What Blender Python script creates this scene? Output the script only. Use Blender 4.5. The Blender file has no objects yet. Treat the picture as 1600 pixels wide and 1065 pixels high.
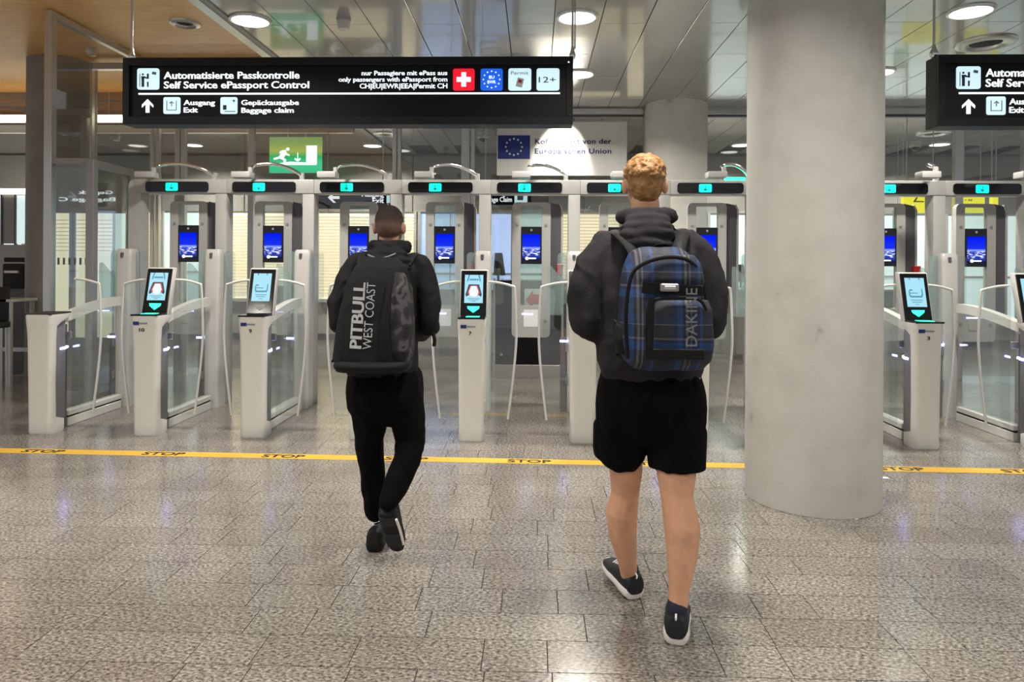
import bpy, bmesh, math, random
from mathutils import Vector, Matrix, noise
random.seed(7)
PI = math.pi
sc = bpy.context.scene
COL = sc.collection
# ------------------------------------------------------------------ camera, world, lamps, exposure
F = 1100.0; CAMZ = 1.45; YAW = math.radians(1.87); ROLL = math.radians(0.36)
cam_d = bpy.data.cameras.new('camera'); cam = bpy.data.objects.new('camera', cam_d); COL.objects.link(cam)
RM = Matrix.Rotation(YAW, 4, 'Z') @ Matrix.Rotation(PI/2, 4, 'X') @ Matrix.Rotation(ROLL, 4, 'Z')
cam.matrix_world = Matrix.Translation((0, 0, CAMZ)) @ RM
cam_d.sensor_width = 36; cam_d.lens = 36*F/1600; cam_d.shift_y = -(532.5-413)/1600
cam_d.clip_start = .05; cam_d.clip_end = 200
sc.camera = cam
w = bpy.data.worlds.new('world'); sc.world = w; w.use_nodes = True
w.node_tree.nodes['Background'].inputs[0].default_value = (0.93, 0.95, 1.0, 1)
w.node_tree.nodes['Background'].inputs[1].default_value = 0.42
sc.view_settings.view_transform = 'Standard'; sc.view_settings.look = 'None'
sc.view_settings.exposure = 0.0; sc.view_settings.gamma = 1.0
sc.view_settings.use_curve_mapping = False

def P(px, py, zc):
    """world point seen at pixel (px,py) at camera depth zc"""
    v = Vector(((px-800)*zc/F, (413-py)*zc/F, -zc))
    return Vector((0, 0, CAMZ)) + (RM.to_3x3() @ v)
def ray_z(px, py, z):
    d = RM.to_3x3() @ Vector(((px-800)/F, (413-py)/F, -1)); t = (z-CAMZ)/d.z
    return Vector((0, 0, CAMZ)) + d*t
def ray_y(px, py, y):
    d = RM.to_3x3() @ Vector(((px-800)/F, (413-py)/F, -1)); t = y/d.y
    return Vector((0, 0, CAMZ)) + d*t

CZ = 3.5          # ceiling height
def area(name, loc, size, power, color, rot=(0, 0, 0), spread=2.6):
    l = bpy.data.lights.new(name, 'AREA'); l.shape = 'DISK'; l.size = size; l.energy = power; l.color = color; l.spread = spread
    o = bpy.data.objects.new(name, l); COL.objects.link(o); o.location = loc; o.rotation_euler = rot
    return o
LAMPS = [ray_z(391, 31, CZ), ray_z(902, 26, CZ), ray_z(1517, 17, CZ), ray_z(905, 115, CZ), ray_z(1372, 112, CZ),
         ray_z(302, 226, CZ), ray_z(582, 227, CZ), ray_z(1158, 226, CZ), ray_z(1468, 225, CZ)]
OFF = [(-2.4, 2.6), (.45, 2.6), (3.6, 2.6), (-2.4, -.8), (.45, -.8), (3.6, -.8), (-5.2, 2.6), (-5.2, -.8)]
WARM = (1.0, .945, .86)
for p in LAMPS: area('lamp_light', (p.x, p.y, CZ-.03), .26, 62 if p.y < 9.3 else 75, WARM)
for x, y in OFF: area('lamp_light', (x, y, CZ-.03 if x > -3 else 3.95), .26, 62, WARM)

# ------------------------------------------------------------------ materials
def mat(name, col=(.8, .8, .8), rough=.5, metal=0, emit=None, es=0, coat=0, spec=.5):
    m = bpy.data.materials.new(name); m.use_nodes = True
    b = m.node_tree.nodes['Principled BSDF']
    b.inputs['Base Color'].default_value = (*col, 1); b.inputs['Roughness'].default_value = rough
    b.inputs['Metallic'].default_value = metal; b.inputs['Coat Weight'].default_value = coat
    b.inputs['Specular IOR Level'].default_value = spec
    if emit: b.inputs['Emission Color'].default_value = (*emit, 1); b.inputs['Emission Strength'].default_value = es
    return m
def nn(m, t, **k):
    n = m.node_tree.nodes.new(t)
    for a, v in k.items(): setattr(n, a, v)
    return n
def lk(m, a, b): m.node_tree.links.new(a, b)
def ramp(m, stops, interp='LINEAR'):
    r = nn(m, 'ShaderNodeValToRGB'); cr = r.color_ramp; cr.interpolation = interp
    while len(cr.elements) > 1: cr.elements.remove(cr.elements[-1])
    cr.elements[0].position = stops[0][0]; cr.elements[0].color = (*stops[0][1], 1)
    for p, c in stops[1:]:
        e = cr.elements.new(p); e.color = (*c, 1)
    return r
def speck(m, stops, scale, detail=3, bump=0, bscale=None, coord='pos', rough=None, vec_scale=None):
    """noise driven colour, optional bump"""
    b = m.node_tree.nodes['Principled BSDF']
    if coord == 'pos': src = nn(m, 'ShaderNodeNewGeometry').outputs['Position']
    else: src = nn(m, 'ShaderNodeTexCoord').outputs['Object']
    if vec_scale:
        mp = nn(m, 'ShaderNodeMapping'); mp.inputs['Scale'].default_value = vec_scale; lk(m, src, mp.inputs['Vector']); src = mp.outputs[0]
    n = nn(m, 'ShaderNodeTexNoise'); n.inputs['Scale'].default_value = scale; n.inputs['Detail'].default_value = detail
    lk(m, src, n.inputs['Vector'])
    r = ramp(m, stops); lk(m, n.outputs['Fac'], r.inputs[0]); lk(m, r.outputs[0], b.inputs['Base Color'])
    if bump:
        n2 = nn(m, 'ShaderNodeTexNoise'); n2.inputs['Scale'].default_value = bscale or scale; n2.inputs['Detail'].default_value = 2
        lk(m, src, n2.inputs['Vector'])
        bp = nn(m, 'ShaderNodeBump'); bp.inputs['Strength'].default_value = bump; bp.inputs['Distance'].default_value = .01
        lk(m, n2.outputs['Fac'], bp.inputs['Height']); lk(m, bp.outputs[0], b.inputs['Normal'])
    return r
def glass(name, tint=(.9, .95, .94), refl=.12, rough=.02, haze=0, hcol=(.7, .8, .8)):
    m = bpy.data.materials.new(name); m.use_nodes = True; nt = m.node_tree; nt.nodes.clear()
    out = nn(m, 'ShaderNodeOutputMaterial'); t = nn(m, 'ShaderNodeBsdfTransparent'); t.inputs[0].default_value = (*tint, 1)
    g = nn(m, 'ShaderNodeBsdfGlossy'); g.inputs['Roughness'].default_value = rough; g.inputs[0].default_value = (1, 1, 1, 1)
    lw = nn(m, 'ShaderNodeFresnel'); gm = nn(m, 'ShaderNodeNewGeometry'); io = nn(m, 'ShaderNodeMath', operation='MULTIPLY_ADD'); io.inputs[1].default_value = -.8333; io.inputs[2].default_value = 1.5; lk(m, gm.outputs['Backfacing'], io.inputs[0]); lk(m, io.outputs[0], lw.inputs[0])
    ad = nn(m, 'ShaderNodeMath', operation='MULTIPLY_ADD'); ad.inputs[1].default_value = .9; ad.inputs[2].default_value = refl*.3; ad.use_clamp = True
    lk(m, lw.outputs[0], ad.inputs[0])
    mx = nn(m, 'ShaderNodeMixShader'); lk(m, ad.outputs[0], mx.inputs[0]); lk(m, t.outputs[0], mx.inputs[1]); lk(m, g.outputs[0], mx.inputs[2])
    last = mx
    if haze:
        d = nn(m, 'ShaderNodeBsdfDiffuse'); d.inputs[0].default_value = (*hcol, 1)
        m2 = nn(m, 'ShaderNodeMixShader'); m2.inputs[0].default_value = haze
        lk(m, mx.outputs[0], m2.inputs[1]); lk(m, d.outputs[0], m2.inputs[2]); last = m2
    lk(m, last.outputs[0], out.inputs[0])
    return m

M = {}
M['white'] = mat('white_paint', (.66, .65, .60), .32, coat=.2)
M['white2'] = mat('warm_white_metal', (.54, .53, .50), .35)
M['header'] = mat('header_white', (.46, .455, .43), .4)
M['grey'] = mat('grey_panel', (.17, .17, .18), .4)
M['dgrey'] = mat('dark_grey_metal', (.10, .10, .11), .35)
M['frame'] = mat('grey_frame_metal', (.30, .29, .29), .4, metal=.3)
M['alu'] = mat('aluminium', (.62, .62, .60), .28, metal=.8)
M['steel'] = mat('brushed_steel', (.62, .58, .54), .3, metal=.95)
M['chrome'] = mat('chrome', (.8, .8, .78), .12, metal=1)
M['black'] = mat('black_gloss', (.008, .008, .01), .12)
M['sign'] = mat('sign_black', (.005, .006, .007), .4, spec=.2)
M['signdk'] = mat('sign_edge_grey', (.010, .011, .012), .45, spec=.25)
M['blackm'] = mat('black_matt', (.015, .015, .017), .7)
M['lightcol'] = mat('lamp_diffuser', (1, 1, 1), .5, emit=(1, .96, .88), es=4.5)
M['strip'] = mat('light_strip', (1, 1, 1), .5, emit=(1, .86, .62), es=5)
M['txt'] = mat('lit_lettering', (.9, .9, .9), .5, emit=(.86, .94, 1), es=1.0)
M['icon'] = mat('lit_icon_field', (.6, .8, .85), .5, emit=(.62, .86, .93), es=.85)
M['red'] = mat('lit_red', (.8, .0, .02), .5, emit=(.85, .01, .03), es=.8)
M['blue'] = mat('lit_blue', (.0, .08, .7), .5, emit=(.01, .12, .80), es=.8)
M['navy'] = mat('navy_print', (.008, .015, .11), .6)
M['flagblue'] = mat('flag_blue', (.006, .02, .19), .5)
M['whitep'] = mat('white_print', (.9, .9, .9), .5)
M['inkb'] = mat('dark_blue_ink', (.02, .03, .09), .5)
M['inkk'] = mat('black_ink', (.01, .01, .01), .5)
M['greyp'] = mat('grey_ink', (.2, .27, .33), .5)
M['teal'] = mat('lit_teal_arrow', (.0, .8, .65), .5, emit=(.0, .86, .66), es=.95)
M['tealdk'] = mat('teal_arrow_ink', (.0, .25, .2), .5)
M['greenled'] = mat('green_led', (.0, .8, .4), .5, emit=(.02, .9, .42), es=4)
M['blueled'] = mat('blue_white_led', (.8, .8, 1), .5, emit=(.36, .36, 1), es=26)
M['board'] = mat('white_board', (.72, .71, .68), .35)
M['yellow'] = mat('lit_yellow_sign', (.9, .85, .02), .5, emit=(.85, .80, .01), es=1.0)
M['tape'] = mat('yellow_tape', (.66, .39, .035), .45)
M['fire'] = mat('red_box', (.35, .01, .015), .4)
M['redarrow'] = mat('red_print', (.5, .04, .05), .5)
M['glass'] = glass('clear_glass', (.90, .94, .93), .10)
M['glassb'] = glass('partition_glass', (.90, .91, .90), .12)
M['glassf'] = glass('gate_glass', (.92, .945, .94), .12, haze=.02)
M['glassw'] = glass('frosted_wing_glass', (.80, .90, .88), .2, rough=.12, haze=.17, hcol=(.60, .66, .65))
M['glassd'] = glass('dark_glass', (.12, .12, .13), .25, haze=.5, hcol=(.02, .02, .02))
M['skirt'] = mat('dark_gap', (.01, .01, .01), .8)
# floor granite
g = mat('granite', (.4, .38, .35), .17, coat=0, spec=.75)
b = g.node_tree.nodes['Principled BSDF']
pos = nn(g, 'ShaderNodeNewGeometry').outputs['Position']
mp = nn(g, 'ShaderNodeMapping'); mp.inputs['Rotation'].default_value = (0, 0, .35); mp.inputs['Scale'].default_value = (1, 1.5, 1); lk(g, pos, mp.inputs[0])
n1 = nn(g, 'ShaderNodeTexNoise'); n1.inputs['Scale'].default_value = 62; n1.inputs['Detail'].default_value = 5; n1.inputs['Roughness'].default_value = .66; lk(g, mp.outputs[0], n1.inputs['Vector'])
r1 = ramp(g, [(.34, (.05, .045, .04)), (.43, (.16, .14, .124)), (.50, (.27, .247, .22)), (.57, (.37, .345, .31)), (.68, (.60, .57, .52))]); lk(g, n1.outputs['Fac'], r1.inputs[0])
n2 = nn(g, 'ShaderNodeTexNoise'); n2.inputs['Scale'].default_value = 1.7; lk(g, pos, n2.inputs['Vector'])
r2 = ramp(g, [(.3, (.70, .68, .67)), (.7, (.90, .90, .90))]); lk(g, n2.outputs['Fac'], r2.inputs[0])
oi = nn(g, 'ShaderNodeObjectInfo'); r3 = ramp(g, [(0, (.90, .88, .86)), (1, (1.05, 1.05, 1.04))]); lk(g, oi.outputs['Random'], r3.inputs[0])
mA = nn(g, 'ShaderNodeMix', data_type='RGBA', blend_type='MULTIPLY'); mA.inputs[0].default_value = 1; lk(g, r1.outputs[0], mA.inputs[6]); lk(g, r2.outputs[0], mA.inputs[7])
mB = nn(g, 'ShaderNodeMix', data_type='RGBA', blend_type='MULTIPLY'); mB.inputs[0].default_value = 1; lk(g, mA.outputs[2], mB.inputs[6]); lk(g, r3.outputs[0], mB.inputs[7])
lk(g, mB.outputs[2], b.inputs['Base Color'])
n3 = nn(g, 'ShaderNodeTexNoise'); n3.inputs['Scale'].default_value = 60; lk(g, pos, n3.inputs['Vector'])
bp = nn(g, 'ShaderNodeBump'); bp.inputs['Strength'].default_value = .03; bp.inputs['Distance'].default_value = .004; lk(g, n3.outputs['Fac'], bp.inputs['Height']); lk(g, bp.outputs[0], b.inputs['Normal'])
M['granite'] = g
M['grout'] = mat('grout', (.05, .045, .04), .8, spec=.2)
M['ceil'] = mat('ceiling_metal', (.45, .44, .42), .15, spec=1, coat=.5)
speck(M['ceil'], [(.3, (.30, .30, .285)), (.7, (.345, .342, .325))], 1.5)
M['ceilgap'] = mat('ceiling_gap', (.02, .02, .02), .8)
M['wood'] = mat('maple_ceiling', (.62, .36, .14), .38)
speck(M['wood'], [(.25, (.68, .37, .11)), (.5, (.80, .46, .16)), (.75, (.88, .56, .22))], 3, 6, vec_scale=(1.2, 9, 4))
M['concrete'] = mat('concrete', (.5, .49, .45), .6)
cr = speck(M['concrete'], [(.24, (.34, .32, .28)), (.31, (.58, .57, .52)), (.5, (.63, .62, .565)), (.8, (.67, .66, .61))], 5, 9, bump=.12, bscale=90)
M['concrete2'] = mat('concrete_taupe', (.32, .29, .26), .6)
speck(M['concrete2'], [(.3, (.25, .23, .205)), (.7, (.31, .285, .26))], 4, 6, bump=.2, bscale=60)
M['fascia'] = mat('far_fascia', (.36, .35, .32), .45)
M['farwall'] = mat('far_wall', (.45, .43, .40), .6)
M['blind'] = mat('lit_blind', (.8, .75, .62), .6, emit=(.95, .86, .62), es=.95)
M['blindslat'] = mat('blind_slat', (.55, .48, .36), .6, emit=(.8, .66, .42), es=.6)
M['winblue'] = mat('lit_window_blue', (.4, .5, .7), .3, emit=(.42, .58, .95), es=1.05)
M['winpale'] = mat('lit_window_pale', (.6, .7, .7), .3, emit=(.66, .80, .80), es=.9)
M['skinG'] = mat('fair_skin', (.62, .33, .20), .5)
M['skinD'] = mat('tan_skin', (.34, .17, .11), .5)
for k, a in (('skinG', (.60, .32, .19)), ('skinD', (.33, .165, .105))):
    M[k].node_tree.nodes['Principled BSDF'].inputs['Subsurface Weight'].default_value = .06
    speck(M[k], [(.3, tuple(c*.86 for c in a)), (.7, tuple(c*1.1 for c in a))], 14, 4)
M['ginger'] = mat('ginger_hair', (.55, .24, .06), .55)
speck(M['ginger'], [(.3, (.19, .088, .024)), (.5, (.30, .145, .042)), (.7, (.43, .24, .085))], 45, 4, bump=.5, bscale=110)
M['dhair'] = mat('dark_hair', (.03, .02, .016), .8, spec=.2)
_m = M['dhair']; _s = nn(_m, 'ShaderNodeSeparateXYZ'); lk(_m, nn(_m, 'ShaderNodeTexCoord').outputs['Object'], _s.inputs[0])
_r = ramp(_m, [(0, (.22, .12, .085)), (.4, (.11, .065, .048)), (.8, (.030, .020, .017)), (1, (.016, .011, .010))]); _a = nn(_m, 'ShaderNodeMapRange'); _a.inputs[1].default_value = 1.56; _a.inputs[2].default_value = 1.71
lk(_m, _s.outputs['Z'], _a.inputs[0]); lk(_m, _a.outputs[0], _r.inputs[0]); lk(_m, _r.outputs[0], _m.node_tree.nodes['Principled BSDF'].inputs['Base Color'])
M['hoodie'] = mat('charcoal_fleece', (.026, .024, .028), .9, spec=.25)
speck(M['hoodie'], [(.3, (.015, .0135, .016)), (.7, (.029, .026, .030))], 5, 4, bump=.3, bscale=260)
M['bjacket'] = mat('black_jacket', (.0045, .0045, .005), .8, spec=.3)
M['bpants'] = mat('black_cotton', (.002, .002, .0022), .95, spec=.12)
M['shoe'] = mat('black_shoe', (.013, .014, .018), .6)
M['sole'] = mat('white_sole', (.74, .70, .66), .5)
M['bshoe'] = mat('black_shoe_plain', (.006, .006, .007), .65, spec=.3)
M['shoe'] = mat('black_shoe_navy', (.009, .010, .013), .6, spec=.4)
M['sock'] = mat('navy_sock', (.012, .016, .035), .8)
M['eye'] = mat('eye_white', (.75, .75, .72), .2)
M['iris'] = mat('iris', (.05, .07, .09), .2)
M['lip'] = mat('lip', (.45, .15, .12), .5)
M['strap'] = mat('black_webbing', (.0045, .0045, .005), .75, spec=.3)
# plaid
pl = mat('plaid_cloth', (.02, .03, .06), .7)
b = pl.node_tree.nodes['Principled BSDF']; tc = nn(pl, 'ShaderNodeTexCoord'); sp = nn(pl, 'ShaderNodeSeparateXYZ'); lk(pl, tc.outputs['Object'], sp.inputs[0])
def stripes(out, per, off, stops):
    a = nn(pl, 'ShaderNodeMath', operation='MULTIPLY_ADD'); a.inputs[1].default_value = 1/per; a.inputs[2].default_value = off; lk(pl, out, a.inputs[0])
    f = nn(pl, 'ShaderNodeMath', operation='FRACT'); lk(pl, a.outputs[0], f.inputs[0])
    r = ramp(pl, stops, 'CONSTANT'); lk(pl, f.outputs[0], r.inputs[0]); return r.outputs[0]
K = (.006, .006, .008); Bl = (.006, .030, .105); Bm = (.003, .010, .034); Gy = (.075, .072, .075); Nv = (.003, .005, .014)
sx = stripes(sp.outputs['X'], .17, .2, [(0, K), (.18, Bm), (.30, Bl), (.42, Nv), (.48, Gy), (.53, K), (.58, Gy), (.61, Bm), (.78, Bl), (.84, K)])
sz = stripes(sp.outputs['Z'], .19, .1, [(0, K), (.15, Nv), (.32, Bl), (.47, Bm), (.52, Gy), (.56, K), (.72, Nv), (.80, Gy), (.82, Bm)])
mxp = nn(pl, 'ShaderNodeMix', data_type='RGBA', blend_type='ADD'); mxp.inputs[0].default_value = 1; lk(pl, sx, mxp.inputs[6]); lk(pl, sz, mxp.inputs[7])
dk = nn(pl, 'ShaderNodeMix', data_type='RGBA', blend_type='MULTIPLY'); dk.inputs[0].default_value = 1; dk.inputs[7].default_value = (.95, .95, .95, 1); lk(pl, mxp.outputs[2], dk.inputs[6]); lk(pl, dk.outputs[2], b.inputs['Base Color'])
M['plaid'] = pl
M['camo'] = mat('grey_camouflage', (.05, .05, .06), .75)
speck(M['camo'], [(.45, (.004, .004, .005)), (.46, (.014, .013, .015)), (.54, (.016, .015, .017)), (.55, (.055, .052, .056)), (.64, (.06, .056, .06)), (.65, (.006, .006, .007))], 13, 1, coord='obj')
# screen images through UV
def screen_mat(name, kind):
    m = bpy.data.materials.new(name); m.use_nodes = True; nt = m.node_tree; nt.nodes.clear()
    out = nn(m, 'ShaderNodeOutputMaterial'); e = nn(m, 'ShaderNodeEmission'); lk(m, e.outputs[0], out.inputs[0])
    tc = nn(m, 'ShaderNodeTexCoord'); s = nn(m, 'ShaderNodeSeparateXYZ'); lk(m, tc.outputs['UV'], s.inputs[0])
    mp = nn(m, 'ShaderNodeMapping'); mp.inputs['Scale'].default_value = (2.2, 9, 1); lk(m, tc.outputs['UV'], mp.inputs[0])
    n = nn(m, 'ShaderNodeTexNoise'); n.inputs['Scale'].default_value = 2.0; n.inputs['Detail'].default_value = 4; lk(m, mp.outputs[0], n.inputs[0])
    base = ramp(m, [(0, (0, 0, .05)), (.10, (.02, .04, .3)), (.40, (.02, .05, .55)), (.47, (.25, .35, .8)), (.52, (.01, .03, .75)), (1, (.0, .01, .80))]); lk(m, s.outputs['Y'], base.inputs[0])
    c = ramp(m, [(.50, (0, 0, 0)), (.60, (1, 1, 1))]); lk(m, n.outputs['Fac'], c.inputs[0])
    band = ramp(m, [(.14, (0, 0, 0)), (.2, (1, 1, 1)), (.40, (1, 1, 1)), (.47, (0, 0, 0))]); lk(m, s.outputs['Y'], band.inputs[0])
    mu = nn(m, 'ShaderNodeMix', data_type='RGBA', blend_type='MULTIPLY'); mu.inputs[0].default_value = 1; lk(m, c.outputs[0], mu.inputs[6]); lk(m, band.outputs[0], mu.inputs[7])
    mx = nn(m, 'ShaderNodeMix', data_type='RGBA'); lk(m, mu.outputs[2], mx.inputs[0]); lk(m, base.outputs[0], mx.inputs[6]); mx.inputs[7].default_value = (.8, .85, 1, 1)
    lk(m, mx.outputs[2], e.inputs[0]); e.inputs[1].default_value = 1.15
    return m
M['skyscreen'] = screen_mat('blue_sky_screen', 0)
M['kscreen'] = mat('cyan_screen', (0, 0, 0), .3, emit=(.42, .82, .98), es=.95)
M['kscreenw'] = mat('white_screen_part', (0, 0, 0), .3, emit=(.9, .97, 1), es=1)
M['kscreend'] = mat('screen_dark_part', (.03, .04, .08), .4)
M['kscreenm'] = mat('screen_mid_part', (0, 0, 0), .3, emit=(.12, .40, .55), es=.8)
M['face'] = mat('screen_red_part', (0, 0, 0), .3, emit=(.75, .12, .12), es=.8)
# green glass exit sign
ex = mat('green_exit_glass', (.02, .3, .12), .15)
tc = nn(ex, 'ShaderNodeTexCoord'); s = nn(ex, 'ShaderNodeSeparateXYZ'); lk(ex, tc.outputs['UV'], s.inputs[0])
er = ramp(ex, [(0, (.03, .42, .20)), (.25, (.05, .50, .24)), (.45, (.02, .34, .10)), (.62, (.35, .36, .06)), (.8, (.22, .27, .07)), (1, (.16, .22, .08))]); lk(ex, s.outputs['Y'], er.inputs[0])
lk(ex, er.outputs[0], ex.node_tree.nodes['Principled BSDF'].inputs['Emission Color']); ex.node_tree.nodes['Principled BSDF'].inputs['Emission Strength'].default_value = 1.0
M['exit'] = ex
M['woodwall'] = mat('banded_wall', (.25, .2, .16), .4)
speck(M['woodwall'], [(.35, (.15, .16, .18)), (.5, (.28, .22, .18)), (.62, (.42, .24, .12))], 2.5, 3, vec_scale=(.3, 1, 8))

# ------------------------------------------------------------------ helpers
def obj(name, bm, m, parent=None, smooth=False, angle=None):
    me = bpy.data.meshes.new(name); bmesh.ops.recalc_face_normals(bm, faces=bm.faces[:]); bm.to_mesh(me); bm.free()
    me.materials.append(M[m] if isinstance(m, str) else m)
    if smooth:
        for p in me.polygons: p.use_smooth = True
        if angle: me.set_sharp_from_angle(angle=math.radians(angle))
    o = bpy.data.objects.new(name, me); COL.objects.link(o)
    if parent: o.parent = parent
    return o
def tag(o, label, cat, group=None, kind=None):
    if label: o['label'] = label
    if cat: o['category'] = cat
    if group: o['group'] = group
    if kind: o['kind'] = kind
    return o
def thing(name, label, cat, loc=(0, 0, 0), rz=0, group=None):
    o = bpy.data.objects.new(name, None); o.empty_display_size = .1; COL.objects.link(o); o.location = loc; o.rotation_euler = (0, 0, rz)
    return tag(o, label, cat, group)
def copy_tree(o, parent=None):
    c = o.copy(); COL.objects.link(c); c.parent = parent
    for ch in list(o.children): copy_tree(ch, c)
    return c
def nb(): return bmesh.new()
def box(bm, x0, x1, y0, y1, z0, z1, bev=0, seg=2):
    vs = [bm.verts.new((x, y, z)) for z in (z0, z1) for y in (y0, y1) for x in (x0, x1)]
    fs = [bm.faces.new([vs[i] for i in q]) for q in ((0, 2, 3, 1), (4, 5, 7, 6), (0, 1, 5, 4), (2, 6, 7, 3), (0, 4, 6, 2), (1, 3, 7, 5))]
    if bev:
        es = list({e for f in fs for e in f.edges})
        bmesh.ops.bevel(bm, geom=es, offset=bev, segments=seg, affect='EDGES', profile=.5)
    return bm
def bx(*a, **k): return box(nb(), *a, **k)
def prism(bm, pts, y0, y1):
    """polygon in x,z extruded along y"""
    a = [bm.verts.new((x, y0, z)) for x, z in pts]; b = [bm.verts.new((x, y1, z)) for x, z in pts]
    bm.faces.new(a); bm.faces.new(b[::-1]); n = len(pts)
    for i in range(n): bm.faces.new((a[i], b[i], b[(i+1) % n], a[(i+1) % n]))
    return bm
def prismx(bm, pts, x0, x1):
    a = [bm.verts.new((x0, y, z)) for y, z in pts]; b = [bm.verts.new((x1, y, z)) for y, z in pts]
    bm.faces.new(a); bm.faces.new(b[::-1]); n = len(pts)
    for i in range(n): bm.faces.new((a[i], b[i], b[(i+1) % n], a[(i+1) % n]))
    return bm
def rrect(x0, x1, z0, z1, r, n=5):
    pts = []
    for cx, cz, a0 in ((x1-r, z1-r, 0), (x0+r, z1-r, 90), (x0+r, z0+r, 180), (x1-r, z0+r, 270)):
        for i in range(n+1):
            a = math.radians(a0+90*i/n); pts.append((cx+r*math.cos(a), cz+r*math.sin(a)))
    return pts
def loft(bm, rings, cap=True):
    R = [[bm.verts.new(p) for p in r] for r in rings]; n = len(R[0])
    for a, b in zip(R, R[1:]):
        for i in range(n): bm.faces.new((a[i], a[(i+1) % n], b[(i+1) % n], b[i]))
    if cap: bm.faces.new(R[0][::-1]); bm.faces.new(R[-1])
    return bm
def tube(bm, pts, r, seg=8, flat=1.0):
    pts = [Vector(p) for p in pts]; rings = []; up = None
    rr = r if isinstance(r, (list, tuple)) else [r]*len(pts)
    for i, p in enumerate(pts):
        t = (pts[min(i+1, len(pts)-1)]-pts[max(i-1, 0)]).normalized()
        if up is None: up = Vector((0, 0, 1)) if abs(t.z) < .9 else Vector((0, 1, 0))
        s = t.cross(up); s = s.normalized() if s.length > 1e-5 else Vector((1, 0, 0)); up = s.cross(t).normalized()
        rings.append([p + s*math.cos(2*PI*k/seg)*rr[i] + up*math.sin(2*PI*k/seg)*rr[i]*flat for k in range(seg)])
    return loft(bm, rings)
def curve(pts, n=6):
    pts = [Vector(p) for p in pts]; o = []
    for i in range(len(pts)-1):
        p0 = pts[max(i-1, 0)]; p1 = pts[i]; p2 = pts[i+1]; p3 = pts[min(i+2, len(pts)-1)]
        for k in range(n):
            t = k/n; o.append(.5*((2*p1)+(p2-p0)*t+(2*p0-5*p1+4*p2-p3)*t*t+(3*p1-p0-3*p2+p3)*t**3))
    o.append(pts[-1]); return o
def cyl(bm, c, r, z0, z1, seg=24, r2=None):
    r2 = r if r2 is None else r2
    return loft(bm, [[(c[0]+q*math.cos(2*PI*k/seg), c[1]+q*math.sin(2*PI*k/seg), z) for k in range(seg)] for q, z in ((r, z0), (r2, z1))])
def lathe(bm, c, prof, seg=32):
    return loft(bm, [[(c[0]+q*math.cos(2*PI*k/seg), c[1]+q*math.sin(2*PI*k/seg), c[2]+z) for k in range(seg)] for q, z in prof])
def disc_xz(bm, cx, cz, r, y0, y1, seg=14): return prism(bm, [(cx+r*math.cos(2*PI*k/seg), cz+r*math.sin(2*PI*k/seg)) for k in range(seg)], y0, y1)
def uvquad(name, x0, x1, y, z0, z1, m, parent, tilt=0):
    me = bpy.data.meshes.new(name); me.from_pydata([(x0, y, z0), (x1, y, z0), (x1, y+tilt, z1), (x0, y+tilt, z1)], [], [(0, 1, 2, 3)])
    uv = me.uv_layers.new(name='UVMap')
    for i, c in enumerate(((0, 0), (1, 0), (1, 1), (0, 1))): uv.data[i].uv = c
    me.materials.append(M[m]); o = bpy.data.objects.new(name, me); COL.objects.link(o); o.parent = parent; return o
def text_raw(s, bold=0, spacing=1.0, align='LEFT'):
    c = bpy.data.curves.new('t', 'FONT'); c.body = s; c.offset = min(bold, .006); c.space_character = spacing; c.align_x = align; c.resolution_u = 3; c.extrude = .012
    c.space_line = .82
    o = bpy.data.objects.new('t', c); COL.objects.link(o); dg = bpy.context.evaluated_depsgraph_get(); dg.update()
    me = bpy.data.meshes.new_from_object(o.evaluated_get(dg)); bpy.data.objects.remove(o); bpy.data.curves.remove(c)
    return me
CAPH = None
def text(name, s, m, parent, x0, zb, cap, wid, y, bold=.012, rot=None, spacing=1.0, anchor='L', flip=False):
    """lettering on a -y facing plane; x0 left edge (or right for anchor R), zb baseline, cap height, total width"""
    me = text_raw(s, bold, spacing)
    if bold > .008:
        base = [v.co.copy() for v in me.vertices]; fcs = [tuple(p.vertices) for p in me.polygons]; V_ = []; F_ = []
        for dx, dy in ((0, 0), (-bold, -bold*.2), (bold, -bold*.2), (-bold, bold*.2), (bold, bold*.2)):
            o_ = len(V_); V_ += [(v.x+dx, v.y+dy, v.z+(dx+dy)*.01) for v in base]; F_ += [tuple(i+o_ for i in f) for f in fcs]
        me = bpy.data.meshes.new('lettering'); me.from_pydata(V_, [], F_)
    xs = [v.co.x for v in me.vertices]; mn, mxx = min(xs), max(xs)
    sx = wid/(mxx-mn); sy = cap/.70
    for v in me.vertices:
        x = (v.co.x-mn)*sx; z = v.co.y*sy; d = v.co.z*.1
        if rot == 'up': v.co = (-z, -d, x)        # reads bottom to top
        else: v.co = (x, -d, z)
        if flip: v.co.x = -v.co.x
    me.materials.append(M[m]); o = bpy.data.objects.new(name, me); COL.objects.link(o); o.parent = parent
    o.location = (x0-(wid if anchor == 'R' else 0), y, zb); return o
def bool_frame(bm, x0, x1, z0, z1, ix0, ix1, iz0, iz1, y0, y1, r, ri):
    """plate with rounded outer and inner rectangle"""
    A = rrect(x0, x1, z0, z1, r); B = rrect(ix0, ix1, iz0, iz1, ri); n = len(A)
    va = [[bm.verts.new((p[0], y, p[1])) for p in A] for y in (y0, y1)]; vb = [[bm.verts.new((p[0], y, p[1])) for p in B] for y in (y0, y1)]
    for i in range(n):
        j = (i+1) % n
        bm.faces.new((va[0][i], va[0][j], vb[0][j], vb[0][i])); bm.faces.new((va[1][i], vb[1][i], vb[1][j], va[1][j]))
        bm.faces.new((va[0][i], va[1][i], va[1][j], va[0][j])); bm.faces.new((vb[0][i], vb[0][j], vb[1][j], vb[1][i]))
    return bm

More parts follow.
